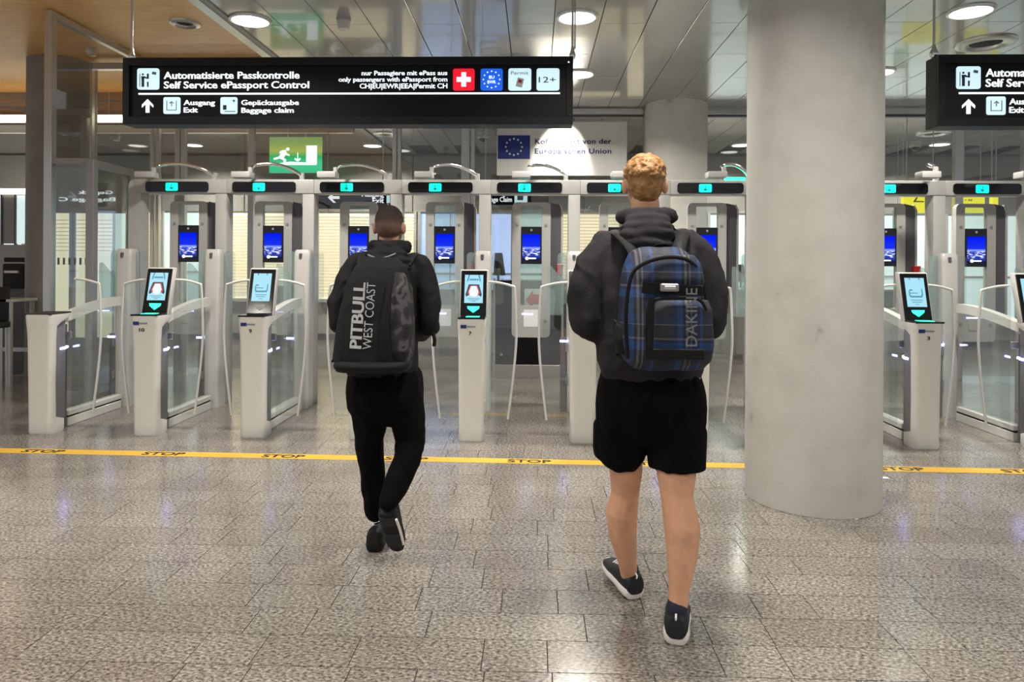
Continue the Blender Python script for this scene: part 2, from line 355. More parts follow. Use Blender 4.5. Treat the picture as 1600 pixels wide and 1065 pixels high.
# ------------------------------------------------------------------ floor
fl = obj('floor', bx(-12, 12, -4, 14.5, -.3, -.004), 'grout'); fl['kind'] = 'structure'
TW = [.24, .36, .48, .63]; tm = {}
def tile_bm(bm, x0, x1, y0, y1):
    c = .0006; z = 0.0
    lo = [bm.verts.new(p) for p in ((x0, y0, -.004), (x1, y0, -.004), (x1, y1, -.004), (x0, y1, -.004))]
    hi = [bm.verts.new(p) for p in ((x0+c, y0+c, z), (x1-c, y0+c, z), (x1-c, y1-c, z), (x0+c, y1-c, z))]
    bm.faces.new(hi)
    for i in range(4): bm.faces.new((lo[i], lo[(i+1) % 4], hi[(i+1) % 4], hi[i]))
PITCH = .212
cells = []
y = .6
while y < 14.2:
    x = -11.5+random.random()*.5
    while x < 11.5:
        wd = random.choice(TW); cells.append((x, y, wd)); x += wd
    y += PITCH
def vis(c):
    cx = c[0]+c[2]/2; cy = c[1]+PITCH/2; zc = cy*math.cos(YAW)-cx*math.sin(YAW); xc = cx*math.cos(YAW)+cy*math.sin(YAW)
    return zc > 2.25 and abs(xc)/zc < .76
front = sorted([c for c in cells if vis(c)], key=lambda c: c[1])[:298]
fs = set(front)
for wd in TW:
    b0 = nb(); tile_bm(b0, 0.0016, wd-.0016, .0016, PITCH-.0016); me = bpy.data.meshes.new('floor_tile'); bmesh.ops.recalc_face_normals(b0, faces=b0.faces[:]); b0.to_mesh(me); b0.free(); me.materials.append(M['granite']); tm[wd] = me
for c in front:
    o = bpy.data.objects.new('floor_tile', tm[c[2]]); o.location = (c[0], c[1], 0); o.parent = fl; COL.objects.link(o)
b0 = nb()
for c in cells:
    if c in fs: continue
    tile_bm(b0, c[0]+.0015, c[0]+c[2]-.0015, c[1]+.0015, c[1]+PITCH-.0015)
o = obj('floor_tiles', b0, 'granite', fl); o['kind'] = 'stuff'
o = obj('floor_field', bx(-12, 12, -4, .6, -.004, 0), 'granite', fl)
# yellow stop line
pa = ray_z(0, 703.5, 0); pb = ray_z(1600, 736.5, 0)
ang = math.atan2(pb.y-pa.y, pb.x-pa.x)
tl = thing('floor_tape', 'yellow stop line taped across the granite floor in front of gates', 'floor line', (pa.x, pa.y, 0), ang)
L = (pb-pa).length
obj('tape', bx(-4, L+3, -.062, .062, .0002, .0016), 'tape', tl)
inv = Matrix.Rotation(-ang, 4, 'Z')
for px in (68, 256, 443, 635, 827, 1019, 1213, 1408, 1602):
    q = inv @ (ray_z(px, 703.5+33*px/1600, 0)-Vector((pa.x, pa.y, 0)))
    t = text('stop_lettering', 'STOP', 'inkk', tl, q.x-.16, 0, .075, .32, 0, bold=.012)
    t.location = (q.x-.16, q.y-.037, .0022); t.rotation_euler = (-PI/2, 0, 0)
# two bits of litter
for i, (px, py, lab) in enumerate(((1381, 747, 'white scrap of paper on floor just right of the big column'), (1329, 809, 'white scrap of paper at the front foot of big column'))):
    p = ray_z(px, py, 0); b0 = nb()
    prism(b0, [(-.035, 0), (-.01, .006), (.03, .003), (.035, 0)], -.018, .018)
    o = tag(obj('paper_scrap', b0, 'whitep'), lab, 'litter', 'paper scraps on the floor'); o.location = (p.x, p.y, .001)

# ------------------------------------------------------------------ ceilings
XE = -2.62      # edge between timber and metal ceiling
ce = obj('ceiling', bx(XE, 12, -4, 13.3, CZ+.03, CZ+.2), 'ceilgap'); ce['kind'] = 'structure'
PW = .392; PL = 1.75
b0 = nb(); box(b0, .003, PW-.003, .002, PL-.002, 0, .028, .002, 1); me = bpy.data.meshes.new('ceiling_panel'); b0.to_mesh(me); b0.free(); me.materials.append(M['ceil'])
x = -.243-PW*6; px_list = []
while x < 11.6:
    for j in range(8):
        y = 3.2-PL*.5*((round((x+.243)/PW)) % 2) + j*PL*.715*1.0
        y = 2.5-.87*((round((x+.243)/PW)) % 2) + j*PL
        if y < 13.2 and y+PL <= 13.5:
            o = bpy.data.objects.new('ceiling_panel', me); o.location = (x, y, CZ); o.parent = ce; COL.objects.link(o)
    x += PW
obj('ceiling_field', bx(XE, 12, -4, 1.6, CZ, CZ+.03), 'ceil', ce)
# part of the metal ceiling behind the partition on the left
ce2 = obj('ceiling', bx(-12, XE, 10.52, 13.3, CZ, CZ+.2), 'ceil'); ce2['kind'] = 'structure'
# edge trim
tr = obj('trim_1', bx(XE-.09, XE+.0, -2, 9.4, CZ-.015, 4.1), 'alu'); tr['kind'] = 'structure'
tr = obj('trim_2', bx(XE+.0, XE+.055, -2, 9.4, CZ-.01, CZ+.03), 'frame'); tr['kind'] = 'structure'
# timber ceiling
WZ = 4.0
cw = obj('ceiling', bx(-12, XE-.09, -4, 10.4, WZ+.02, WZ+.2), 'ceilgap'); cw['kind'] = 'structure'
for i, y in enumerate([-1.5+k*1.2 for k in range(10)]):
    for j in range(4):
        x1 = XE-.095-j*2.4; x0 = max(x1-2.396, -12)
        obj('timber_panel', bx(x0, x1, y+.002, min(y+1.198, 10.39), WZ, WZ+.02), 'wood', cw)

# ceiling lamps
lamp_labels = ['round ceiling light at upper left above the left end of main sign', 'round ceiling light above the right end of the main sign',
  'round ceiling light above the cropped sign at far right', 'small round ceiling light just right of the main sign', 'small round ceiling light at right edge of the big column',
  'far round light behind the partition, leftmost', 'far round light behind the partition near the green exit sign', 'far round light behind the partition left of the big column',
  'far round light behind the partition right of the big column']
for p, lb in zip(LAMPS, lamp_labels):
    t = thing('ceiling_light', lb, 'ceiling light', (p.x, p.y, CZ), group='round ceiling downlights')
    obj('ring', lathe(nb(), (0, 0, 0), [(.15, 0), (.175, 0), (.172, -.012), (.15, -.016), (.15, 0)], 32), 'alu', t, True, 40)
    obj('diffuser', lathe(nb(), (0, 0, 0), [(.148, .0), (.148, -.012), (.10, -.02), (.005, -.022)], 32), 'lightcol', t, True, 60)
for x, y in OFF:
    t = thing('ceiling_light', 'round ceiling light overhead outside the picture', 'ceiling light', (x, y, CZ if x > -3 else WZ), group='overhead ceiling downlights')
    obj('diffuser', lathe(nb(), (0, 0, 0), [(.148, -.0), (.148, -.012), (.10, -.02), (.005, -.022)], 24), 'lightcol', t, True, 60)
def vent(px, py, z, r, lb, m='alu', g='round ceiling vents'):
    p = ray_z(px, py, z); t = thing('ceiling_vent', lb, 'vent', (p.x, p.y, z), group=g)
    obj('flange', lathe(nb(), (0, 0, 0), [(r*.52, 0), (r, 0), (r*.97, -.015), (r*.72, -.028), (r*.55, -.01), (r*.52, 0)], 32), m, t, True, 40)
    obj('core', lathe(nb(), (0, 0, 0), [(r*.54, -.001), (r*.5, -.004), (r*.1, -.012), (.004, -.013)], 24), 'blackm', t, True, 60)
vent(1540, 67, CZ, .25, 'large round metal ceiling vent above the cropped right sign')
vent(1458, 208, CZ, .25, 'round ceiling vent behind partition below the cropped right sign')
vent(289, 36, WZ, .16, 'small round vent in the timber ceiling')
vent(602, 209, CZ, .2, 'flat round ceiling vent behind partition above the far light')
def smoke(px, py, z, lb):
    p = ray_z(px, py, z); t = thing('smoke_detector', lb, 'smoke detector', (p.x, p.y, z), group='smoke detectors')
    obj('base_plate', lathe(nb(), (0, 0, 0), [(.06, 0), (.06, -.02), (.055, -.025)], 24), 'white2', t, True, 40)
    obj('sensor_head', lathe(nb(), (0, 0, 0), [(.055, -.025), (.055, -.045), (.048, -.06), (.045, -.085), (.02, -.09)], 24), 'white', t, True, 40)
smoke(537, 30, CZ, 'white smoke detector on metal ceiling above the main sign')
smoke(143, 76, WZ, 'white smoke detector on timber ceiling beside the left column')
smoke(182, 212, CZ, 'pale smoke detector behind the glass above the left enclosure')
def dome(px, py, lb):
    p = ray_z(px, py, CZ); t = thing('dome_camera', lb, 'camera', (p.x, p.y, CZ), group='dome cameras')
    obj('housing', lathe(nb(), (0, 0, 0), [(.09, 0), (.09, -.03), (.075, -.045)], 24), 'white', t, True, 40)
    obj('dome', lathe(nb(), (0, 0, 0), [(.07, -.04), (.065, -.07), (.04, -.1), (.004, -.11)], 24), 'black', t, True, 60)
dome(755, 212, 'white dome camera behind the partition left of white board')
dome(1430, 226, 'white dome camera behind the partition right of big column')

# ------------------------------------------------------------------ columns
def column(px0, px1, pybase, zc, top, m, lb, r=None):
    a = P((px0+px1)/2, 600, zc); rr = (px1-px0)/2*zc/F*.985
    t = thing('concrete_column', lb, 'column', (a.x, a.y, 0))
    obj('shaft', lathe(nb(), (0, 0, 0), [(rr-.004, 0), (rr, .006), (rr, top)], 96), m, t, True, 40)
    return t, rr
big, rbig = column(1168, 1369, 806, 4.43, CZ, 'concrete', 'big round grey concrete column in the right foreground')
for (a, z) in ((-.35, 2.58), (.1, 2.17), (.02, 1.62), (-.05, 2.9)):
    pass
column(1005, 1102, 0, 9.02, CZ, 'concrete', 'slim-looking far concrete column behind the ginger haired man')
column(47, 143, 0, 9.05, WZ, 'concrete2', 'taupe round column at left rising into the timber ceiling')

# ------------------------------------------------------------------ far wall
YW = 13.2
wb = obj('wall_back', bx(-12, 12, YW, YW+.2, 0, 4.1), 'farwall'); wb['kind'] = 'structure'
FZ0 = 2.42
for k in range(15):
    x0 = -11.9+k*1.6
    obj('fascia_panel', bx(x0+.008, x0+1.592, YW-.06, YW, FZ0, CZ-.02, .004, 1), 'fascia', wb)
wins = [(-60, 40, 'p'), (60, 109, 'c'), (118, 250, 'c'), (257, 345, 'p'), (352, 478, 'c'), (498, 605, 'c'), (612, 649, 'c'), (656, 800, 'b'), (808, 868, 'p'), (875, 968, 'c'), (976, 1100, 'c'), (1106, 1165, 'p'), (1172, 1300, 'p'), (1312, 1462, 'p'), (1475, 1600, 'p'), (1610, 1720, 'p')]
for i, (a, b_, k) in enumerate(wins):
    x0 = ray_y(a, 413, YW).x; x1 = ray_y(b_, 413, YW).x
    z0 = .78 if k == 'c' else .5
    wn = obj('window_%d' % (i+1), bx(x0, x1, YW-.05, YW-.002, z0, FZ0-.03), {'c': 'blind', 'b': 'winblue', 'p': 'winpale'}[k]); wn['kind'] = 'structure'
    b0 = nb()
    box(b0, x0-.03, x0+.02, YW-.09, YW, z0-.04, FZ0); box(b0, x1-.02, x1+.03, YW-.09, YW, z0-.04, FZ0); box(b0, x0, x1, YW-.09, YW, z0-.06, z0)
    obj('window_frame', b0, 'white2', wn)
    b0 = nb()
    if k == 'c':
        for q in range(26):
            z = FZ0-.1-q*.06
            if z > z0+.05: box(b0, x0+.03, x1-.03, YW-.075, YW-.05, z, z+.014)
        o = obj('blind_slats', b0, 'blindslat', wn); o['kind'] = 'stuff'
    else:
        n = max(1, int((x1-x0)/.55))
        for q in range(1, n): 
            xx = x0+(x1-x0)*q/n; box(b0, xx-.012, xx+.012, YW-.07, YW-.05, z0, FZ0-.03)
        box(b0, x0, x1, YW-.07, YW-.05, z0+.75, z0+.79)
        obj('glazing_bar', b0, 'white2', wn)
bsb = obj('baseboard_back', bx(-12, 12, YW-.03, YW, 0, .12), 'dgrey'); bsb['kind'] = 'structure'
# far left: timber-region bulkhead with light strip
bh = obj('wall_left', bx(-12, XE-.1, 10.4, 10.5, 3.42, WZ+.02), 'woodwall'); bh['kind'] = 'structure'
obj('bulkhead_edge', bx(-12, XE-.1, 10.3, 10.4, 3.38, 3.50), 'alu', bh)
x0 = ray_y(-30, 190, 10.3).x; x1 = ray_y(400, 190, 10.3).x
for k in range(6):
    xx = x0+.1+k*.9; obj('wall_joint', bx(xx, xx+.012, 10.39, 10.4, 3.55, 4.0), 'alu', bh)
t = thing('light_strip', 'long glowing light tube under the banded timber bulkhead at left', 'light', ((x0+x1)/2, 10.22, 3.56))
hw = (x1-x0)/2
obj('tube', bx(-hw, hw, -.04, .04, -.03, .06, .02), 'strip', t); obj('bracket', bx(-hw-.02, hw+.02, .03, .06, -.05, .08), 'alu', t)

# ------------------------------------------------------------------ glass partition (behind the gates)
YP = 9.25
pt = thing('glass_partition', 'floor to ceiling glass partition with aluminium mullions behind the gates', 'partition', (0, YP, 0))
xL = ray_y(238, 300, YP).x
mull = [(237, 243), (246, 250), (275, 283), (284, 291), (389, 398), (614, 620), (622, 627), (721, 734), (736, 742), (1005, 1012), (1366, 1373), (1490, 1503), (1597, 1606)]
for a, b_ in mull:
    xa = ray_y(a, 240, YP).x; xb = ray_y(b_, 240, YP).x
    obj('mullion', bx(xa, xb, -.04, .04, 0, CZ-.08, .004, 1), 'alu', pt)
obj('head_beam', bx(xL, 9, -.05, .05, CZ-.09, CZ-.01, .004, 1), 'alu', pt)
obj('head_seal', bx(xL, 9, -.035, .035, CZ-.12, CZ-.09), 'dgrey', pt)
edges = [250, 275, 389, 614, 727, 1009, 1366, 1490, 1600, 1740]
for a, b_ in zip(edges, edges[1:]):
    xa = ray_y(a, 240, YP).x; xb = ray_y(b_, 240, YP).x
    if a < 800 or a > 1000: obj('glass_pane', bx(xa+.02, xb-.02, -.006, .006, 0.05, CZ-.12), 'glassb', pt)
# left enclosure
YE = 6.96
en = thing('glass_enclosure', 'grey framed glass corner enclosure beside the left column', 'enclosure', (0, 0, 0))
x0 = ray_y(78, 400, YE).x; x1 = ray_y(143, 400, YE).x; y2 = 7.72; x2 = ray_y(203, 400, y2).x
zt = ray_y(100, 252, YE).z; ztop = 3.98
obj('post', bx(x0-.045, x0+.035, YE-.04, YE+.04, 0, ztop, .004, 1), 'alu', en)
obj('post', bx(x1-.04, x1+.04, YE-.04, YE+.04, 0, zt+.02, .004, 1), 'frame', en)
obj('post', bx(x2-.03, x2+.03, y2-.04, y2+.04, 0, zt-.0, .004, 1), 'frame', en)
obj('post', bx(x1-.03+.72-.03, x1+.69, 8.70, 8.76, 0, 3.98, .003, 1), 'alu', en).location.x = ray_y(144, 200, 8.73).x-(x1+.675)
obj('top_rail', bx(x0-.04, x0+.02, YE+.04, 9.2, ztop-.06, ztop), 'alu', en)
xb = ray_y(144, 200, 8.73).x
obj('top_rail', bx(xb, xb+2.6, 8.70, 8.78, ztop-.10, ztop-.02), 'alu', en)
obj('middle_rail', bx(x0, x1, YE-.03, YE+.03, zt-.03, zt+.03), 'frame', en)
b0 = nb(); dx = x2-x1; dy = y2-YE
loft(b0, [[(x1-.02, YE, zt-.06), (x1+.03, YE-.02, zt-.06), (x1+.03, YE-.02, zt+.02), (x1-.02, YE, zt+.02)], [(x2-.02, y2, zt-.06), (x2+.03, y2-.02, zt-.06), (x2+.03, y2-.02, zt+.02), (x2-.02, y2, zt+.02)]])
obj('side_rail', b0, 'frame', en)
obj('door_rail', bx(x0+.1, x1-.04, YE-.02, YE+.02, .02, .14), 'frame', en)
obj('glass_pane', bx(x0+.035, x1-.04, YE-.005, YE+.005, .1, zt-.03), 'glass', en)
obj('glass_pane', bx(x0-.01, x0+.0, YE+.05, 9.1, .1, ztop-.06), 'glassb', en)
b0 = nb(); loft(b0, [[(x1, YE+.04, .1), (x1+.01, YE+.04, .1), (x1+.01, YE+.04, zt-.06), (x1, YE+.04, zt-.06)], [(x2, y2-.04, .1), (x2+.01, y2-.04, .1), (x2+.01, y2-.04, zt-.06), (x2, y2-.04, zt-.06)]])
obj('glass_pane', b0, 'glass', en)
b0 = nb()
for k in range(6):
    xx = ray_y(92+8.6*k, 410, YE).x; box(b0, xx-.011, xx+.011, YE-.008, YE-.006, 1.42, 1.49)
obj('safety_marking', b0, 'dgrey', en)
xa = ray_y(86, 300, 8.2).x; xc_ = ray_y(206, 300, 8.2).x; zt2 = ray_y(150, 262, 8.2).z; W_ = xc_-xa; zc1 = ray_y(150, 333, 8.2).z
t = thing('stand_in_panel', 'added blind covered panel standing in for windows behind the left glass enclosure', 'screen', (xa, 8.2, 0))  # added panel, stands in for the far windows seen through the enclosure
obj('header_panel', bx(0, W_, 0, .04, zc1, zt2, .003, 1), 'fascia', t)
kx = lambda px: ray_y(px, 380, 8.2).x-xa
obj('blind_panel', bx(0, kx(108), .01, .04, .55, zc1), 'blind', t); obj('blind_panel', bx(kx(118), kx(176), .01, .04, .55, zc1), 'blind', t); obj('window_pane', bx(kx(180), W_, .01, .04, .55, zc1), 'winpale', t)
obj('post', bx(kx(108), kx(118), -.005, .045, 0, zc1, .003, 1), 'fascia', t); obj('post', bx(kx(176), kx(180), -.005, .045, 0, zc1), 'alu', t)
obj('lower_panel', bx(0, W_, 0, .04, 0, .55, .003, 1), 'farwall', t)
b0 = nb()
for q in range(9):
    box(b0, .01, kx(107), -.002, .01, zc1-.09-q*.045, zc1-.078-q*.045); box(b0, kx(119), kx(175), -.002, .01, zc1-.09-q*.045, zc1-.078-q*.045)
o = obj('blind_slats', b0, 'blindslat', t); o['kind'] = 'stuff'
text('reversed_lettering', 'Baggage C', 'txt', t, kx(180), ray_y(140, 314, 8.2).z-.0, .045, kx(180)-kx(92), -.004, flip=True)
text('reversed_lettering', 'Gepäck', 'txt', t, kx(176), ray_y(140, 303, 8.2).z, .04, kx(176)-kx(122), -.004, flip=True)
# EU board
a = ray_y(776, 274, 9.12); c = ray_y(980, 190, 9.12); W_ = c.x-a.x; H_ = c.z-a.z
t = thing('information_board', 'white board with blue European flag behind the main sign', 'board', (a.x, 9.12, a.z))
obj('board_panel', bx(0, W_, 0, .03, 0, H_, .003, 1), 'board', t)
obj('fixing_bracket', bx(.1, .14, .03, .09, .1, H_-.1), 'alu', t); obj('fixing_bracket', bx(W_-.14, W_-.1, .03, .09, .1, H_-.1), 'alu', t)
obj('flag', bx(.015, .43, -.006, .0, H_*.31, H_*.745), 'flagblue', t)
b0 = nb()
for k in range(12):
    an = 2*PI*k/12; disc_xz(b0, .222+.105*math.cos(an), H_*.53+.105*math.sin(an), .0125, -.010, -.006, 8)
obj('stars', b0, 'whitep', t)
text('lettering', 'Kofinanziert von der', 'navy', t, .495, H_*.59, .066, .985, -.004, bold=.012, spacing=1.05)
text('lettering', 'Europäischen Union', 'navy', t, .495, H_*.41, .066, .985, -.004, bold=.012, spacing=1.05)
sp_ = bpy.data.lights.new('board_spot', 'SPOT'); sp_.energy = 330; sp_.spot_size = math.radians(62); sp_.spot_blend = .8; sp_.color = (1, .93, .8); sp_.shadow_soft_size = .05
so = bpy.data.objects.new('board_spot', sp_); COL.objects.link(so); so.location = (a.x+.52*W_, 8.75, 3.42)
so.rotation_euler = (Vector((a.x+.5*W_, 9.12, a.z+.3))-so.location).to_track_quat('-Z', 'Y').to_euler()

# green exit sign
def exit_sign(px0, px1, py0, py1, yy, lb, hang=True):
    a = ray_y(px0, py1, yy); c = ray_y(px1, py0, yy); W_ = c.x-a.x; H_ = c.z-a.z
    t = thing('exit_sign', lb, 'exit sign', (a.x, yy, a.z))
    uvquad('sign_face', 0, W_, -.006, 0, H_, 'exit', t); obj('sign_body', bx(0, W_, -.005, .02, 0, H_, .002, 1), 'glassw', t)
    b0 = nb(); s = H_
    disc_xz(b0, W_*.35, s*.66, s*.045, -.012, -.008)
    prism(b0, [(W_*.23, s*.62), (W_*.31, s*.64), (W_*.33, s*.55), (W_*.39, s*.50), (W_*.38, s*.47), (W_*.31, s*.50), (W_*.27, s*.42), (W_*.32, s*.37), (W_*.31, s*.25), (W_*.27, s*.25), (W_*.27, s*.35), (W_*.20, s*.40), (W_*.09, s*.36), (W_*.08, s*.41), (W_*.18, s*.45), (W_*.24, s*.57), (W_*.2, s*.53), (W_*.19, s*.57)], -.012, -.008)
    prism(b0, [(W_*.53, s*.56), (W_*.545, s*.56), (W_*.545, s*.38), (W_*.59, s*.42), (W_*.59, s*.37), (W_*.537, s*.31), (W_*.48, s*.37), (W_*.48, s*.42), (W_*.53, s*.38)], -.012, -.008)
    prism(b0, [(W_*.70, s*.24), (W_*.90, s*.24), (W_*.90, s*.76), (W_*.70, s*.76)], -.012, -.008)
    prism(b0, [(W_*.02, s*.22), (W_*.9, s*.22), (W_*.8, s*.28), (W_*.4, s*.31), (W_*.2, s*.27)], -.0115, -.008)
    obj('pictogram', b0, 'txt', t)
    if hang:
        for q in (.34, .68): obj('hanging_wire', tube(nb(), [(W_*q, .007, H_), (W_*q, .007, CZ-a.z)], .004, 6), 'alu', t)
    return t
exit_sign(421, 504, 214, 270, 8.4, 'green running man exit sign hanging under the main sign')
exit_sign(1395, 1418, 328, 358, 11.5, 'small green exit sign far behind the first gate right of the column')

# ------------------------------------------------------------------ main signs
YS = 4.9
def main_sign(px0, py0, py1, W_, lb, parts, side):
    a = ray_y(px0, py1, YS); c = ray_y(px0, py0, YS); H_ = c.z-a.z
    t = thing('overhead_sign', lb, 'sign', (a.x, YS, a.z)); s = W_
    k = YS/F*1.0
    obj('sign_box', bx(0, W_, .02, .16, 0, H_, .003, 1), 'sign', t)
    b0 = nb()
    box(b0, 0, W_, 0, .02, H_-.055, H_, .002, 1); box(b0, 0, W_, 0, .02, 0, .055, .002, 1)
    box(b0, 0, .045, 0, .02, .055, H_-.055); box(b0, W_-.045, W_, 0, .02, .055, H_-.055)
    obj('sign_frame', b0, 'signdk', t)
    return t, H_
S = 1.0
t, H_ = main_sign(191, 90, 194, ray_y(895, 140, YS).x-ray_y(191, 140, YS).x, 'wide black hanging sign reading Automatisierte Passkontrolle', None, 0)
def sp(px, py):     # pixel -> local on the main sign
    q = ray_y(px, py, YS+.018); return q.x-t.location.x, q.z-t.location.z
def icon(t, conv, px0, py0, px1, py1, m='icon', nm='icon_field'):
    x0, z1 = conv(px0, py0); x1, z0 = conv(px1, py1); r = (x1-x0)*.1
    global ICON; ICON = obj(nm, prism(nb(), rrect(x0, x1, z0, z1, r, 3), .012, .019), m, t); return x0, x1, z0, z1
def ln(t, conv, s, px0, px1, pyb, cap_px, bold=.015, m='txt'):
    x0, z = conv(px0, pyb); x1, _ = conv(px1, pyb); text('lettering', s, m, t, x0, z, cap_px*YS/F, x1-x0, .017, bold=bold)
def person_icon(t, x0, x1, z0, z1):
    b0 = nb(); w_ = x1-x0; h_ = z1-z0; X = lambda u: x0+w_*u; Z = lambda v: z0+h_*v
    disc_xz(b0, X(.27), Z(.71), w_*.045, .008, .0115, 8)
    prism(b0, [(X(.2), Z(.62)), (X(.34), Z(.62)), (X(.50), Z(.54)), (X(.50), Z(.50)), (X(.33), Z(.53)), (X(.33), Z(.12)), (X(.22), Z(.12)), (X(.22), Z(.4))], .008, .0115)
    prism(b0, [(X(.47), Z(.12)), (X(.53), Z(.12)), (X(.53), Z(.36)), (X(.47), Z(.36))], .008, .0115)
    prism(b0, [(X(.46), Z(.5)), (X(.54), Z(.5)), (X(.54), Z(.74)), (X(.46), Z(.74))], .008, .0115)
    obj('pictogram', b0, 'inkb', ICON)
    b0 = nb(); prism(b0, [(X(.12), Z(.12)), (X(.145), Z(.12)), (X(.145), Z(.74)), (X(.12), Z(.74))], .008, .0115)
    prism(b0, [(X(.68), Z(.72)), (X(.86), Z(.68)), (X(.89), Z(.80)), (X(.71), Z(.84))], .008, .0115)
    obj('pictogram', b0, 'greyp', ICON)
def arrow_icon(t, x0, x1, z0, z1):
    b0 = nb(); w_ = x1-x0; h_ = z1-z0; X = lambda u: x0+w_*u; Z = lambda v: z0+h_*v
    for q in ([(.2, .2), (.8, .2), (.8, .24), (.2, .24)], [(.2, .24), (.235, .24), (.235, .78), (.2, .78)], [(.765, .24), (.8, .24), (.8, .78), (.765, .78)],
              [(.48, .45), (.52, .45), (.52, .66), (.48, .66)], [(.5, .76), (.64, .64), (.60, .61), (.5, .69), (.4, .61), (.36, .64)]):
        prism(b0, [(X(u), Z(v)) for u, v in q], .008, .0115)
    obj('pictogram', b0, 'greyp', ICON)
def bag_icon(t, x0, x1, z0, z1):
    b0 = nb(); w_ = x1-x0; h_ = z1-z0; X = lambda u: x0+w_*u; Z = lambda v: z0+h_*v
    for q in ([(.17, .24), (.37, .24), (.37, .52), (.17, .52)], [(.25, .12), (.9, .12), (.9, .16), (.25, .16)], [(.7, .78), (.9, .74), (.9, .78), (.72, .82)], [(.78, .68), (.82, .68), (.84, .86), (.80, .86)]):
        prism(b0, [(X(u), Z(v)) for u, v in q], .008, .0115)
    obj('pictogram', b0, 'inkb', ICON)
def up_arrow(t, conv, px, py0, py1):
    x, z1 = conv(px, py0); _, z0 = conv(px, py1); h = z1-z0; wv = h*.42; th = h*.13
    b0 = nb()
    prism(b0, [(x, z1), (x+wv, z1-wv*1.0), (x+wv, z1-wv*1.0-th*1.5), (x+th, z1-th*2.6), (x+th, z0), (x-th, z0), (x-th, z1-th*2.6), (x-wv, z1-wv*1.0-th*1.5), (x-wv, z1-wv*1.0)], .012, .019)
    obj('arrow', b0, 'txt', t)
person_icon(t, *icon(t, sp, 215, 107, 249, 140))
ln(t, sp, 'Automatisierte Passkontrolle', 256, 468, 123, 11)
ln(t, sp, 'Self Service ePassport Control', 256, 483, 138, 11)
x0, z1 = sp(217, 145.5); x1, z0 = sp(875, 148); _, z0 = sp(217, 148)
obj('divider_line', bx(x0, x1, .012, .019, z0, z1), 'txt', t)
up_arrow(t, sp, 231, 155, 176)
arrow_icon(t, *icon(t, sp, 256, 152, 282, 178)); bag_icon(t, *icon(t, sp, 345, 152, 371, 178))
ln(t, sp, 'Ausgang', 287, 336, 164, 8); ln(t, sp, 'Exit', 287, 309, 175.5, 8)
ln(t, sp, 'Gepäckausgabe', 377, 467, 164, 8); ln(t, sp, 'Baggage claim', 377, 459, 176, 8)
ln(t, sp, 'nur Passagiere mit ePass aus', 565, 699, 117.5, 7)
ln(t, sp, 'only passengers with ePassport from', 529, 699, 127.5, 7)
ln(t, sp, 'CH|EU|EWR|EEA|Permit CH', 562, 699, 138, 7.5)
x0, x1, z0, z1 = icon(t, sp, 708, 107.5, 741.5, 141.5, 'red'); cx = (x0+x1)/2; cz = (z0+z1)/2; q = (x1-x0)
b0 = nb(); box(b0, cx-q*.33, cx+q*.33, .009, .0115, cz-q*.11, cz+q*.11); box(b0, cx-q*.11, cx+q*.11, .0088, .0115, cz-q*.33, cz+q*.33); obj('cross', b0, 'txt', ICON)
x0, x1, z0, z1 = icon(t, sp, 751, 107.5, 785.5, 141.5, 'blue'); cx = (x0+x1)/2; cz = (z0+z1)/2
b0 = nb()
for k in range(12): disc_xz(b0, cx+q*.38*math.cos(PI*k/6), cz+q*.38*math.sin(PI*k/6), q*.036, .009, .0115, 6)
obj('stars', b0, 'txt', t)
text('lettering', 'EU', 'txt', t, cx-q*.12, cz+q*.04, q*.13, q*.25, .0085); text('lettering', 'EWR', 'txt', t, cx-q*.19, cz-q*.18, q*.13, q*.38, .0085)
x0, x1, z0, z1 = icon(t, sp, 794.5, 107, 830, 141.5)
text('lettering', 'Permit', 'greyp', t, x0+q*.12, z0+q*.72, q*.16, q*.8, .0085, bold=0)
b0 = nb(); c = Vector(((x0+x1)/2, z0+q*.35))
def rot2(pts, a): return [(c.x+u*math.cos(a)-v*math.sin(a), c.y+u*math.sin(a)+v*math.cos(a)) for u, v in pts]
prism(b0, rot2([(-q*.15, -q*.2), (q*.15, -q*.2), (q*.15, q*.22), (-q*.15, q*.22)], -.25), .010, .0115); obj('permit_card', b0, 'whitep', t)
b0 = nb(); prism(b0, rot2([(-q*.08, 0), (q*.08, 0), (q*.08, q*.14), (-q*.08, q*.14)], -.25), .008, .0098); obj('permit_emblem', b0, 'redarrow', t)
x0, x1, z0, z1 = icon(t, sp, 838.5, 107, 874, 141.5)
text('lettering', '12+', 'inkb', t, x0+q*.1, z0+q*.36, q*.26, q*.78, .0085, bold=0)
W_ = ray_y(895, 140, YS).x-t.location.x
obj('screw', disc_xz(nb(), W_-.03, H_-.042, .006, -.004, .001, 8), 'chrome', t); obj('screw', disc_xz(nb(), W_-.03, .062, .006, .0, .021, 8), 'frame', t)
for px in (192.5, 896.5):
    x = ray_y(px, 50, YS+.08).x-t.location.x; x = min(max(x, .02), W_-.0)
    obj('hanging_rod', tube(nb(), [(x, .08, H_+.03), (x, .08, CZ-t.location.z if px > 300 else 4.0-t.location.z)], .008, 8), 'alu', t, True, 50)
    if px > 300: obj('hanging_rod', tube(nb(), [(x+.018, .10, H_+.08), (x+.018, .10, CZ-t.location.z)], .006, 8), 'alu', t, True, 50)
    b0 = nb(); lathe(b0, (x, .08, H_), [(.012, 0), (.02, .01), (.024, .035), (.014, .06), (.01, .09)], 12); obj('rod_clamp', b0, 'chrome', t, True, 50)
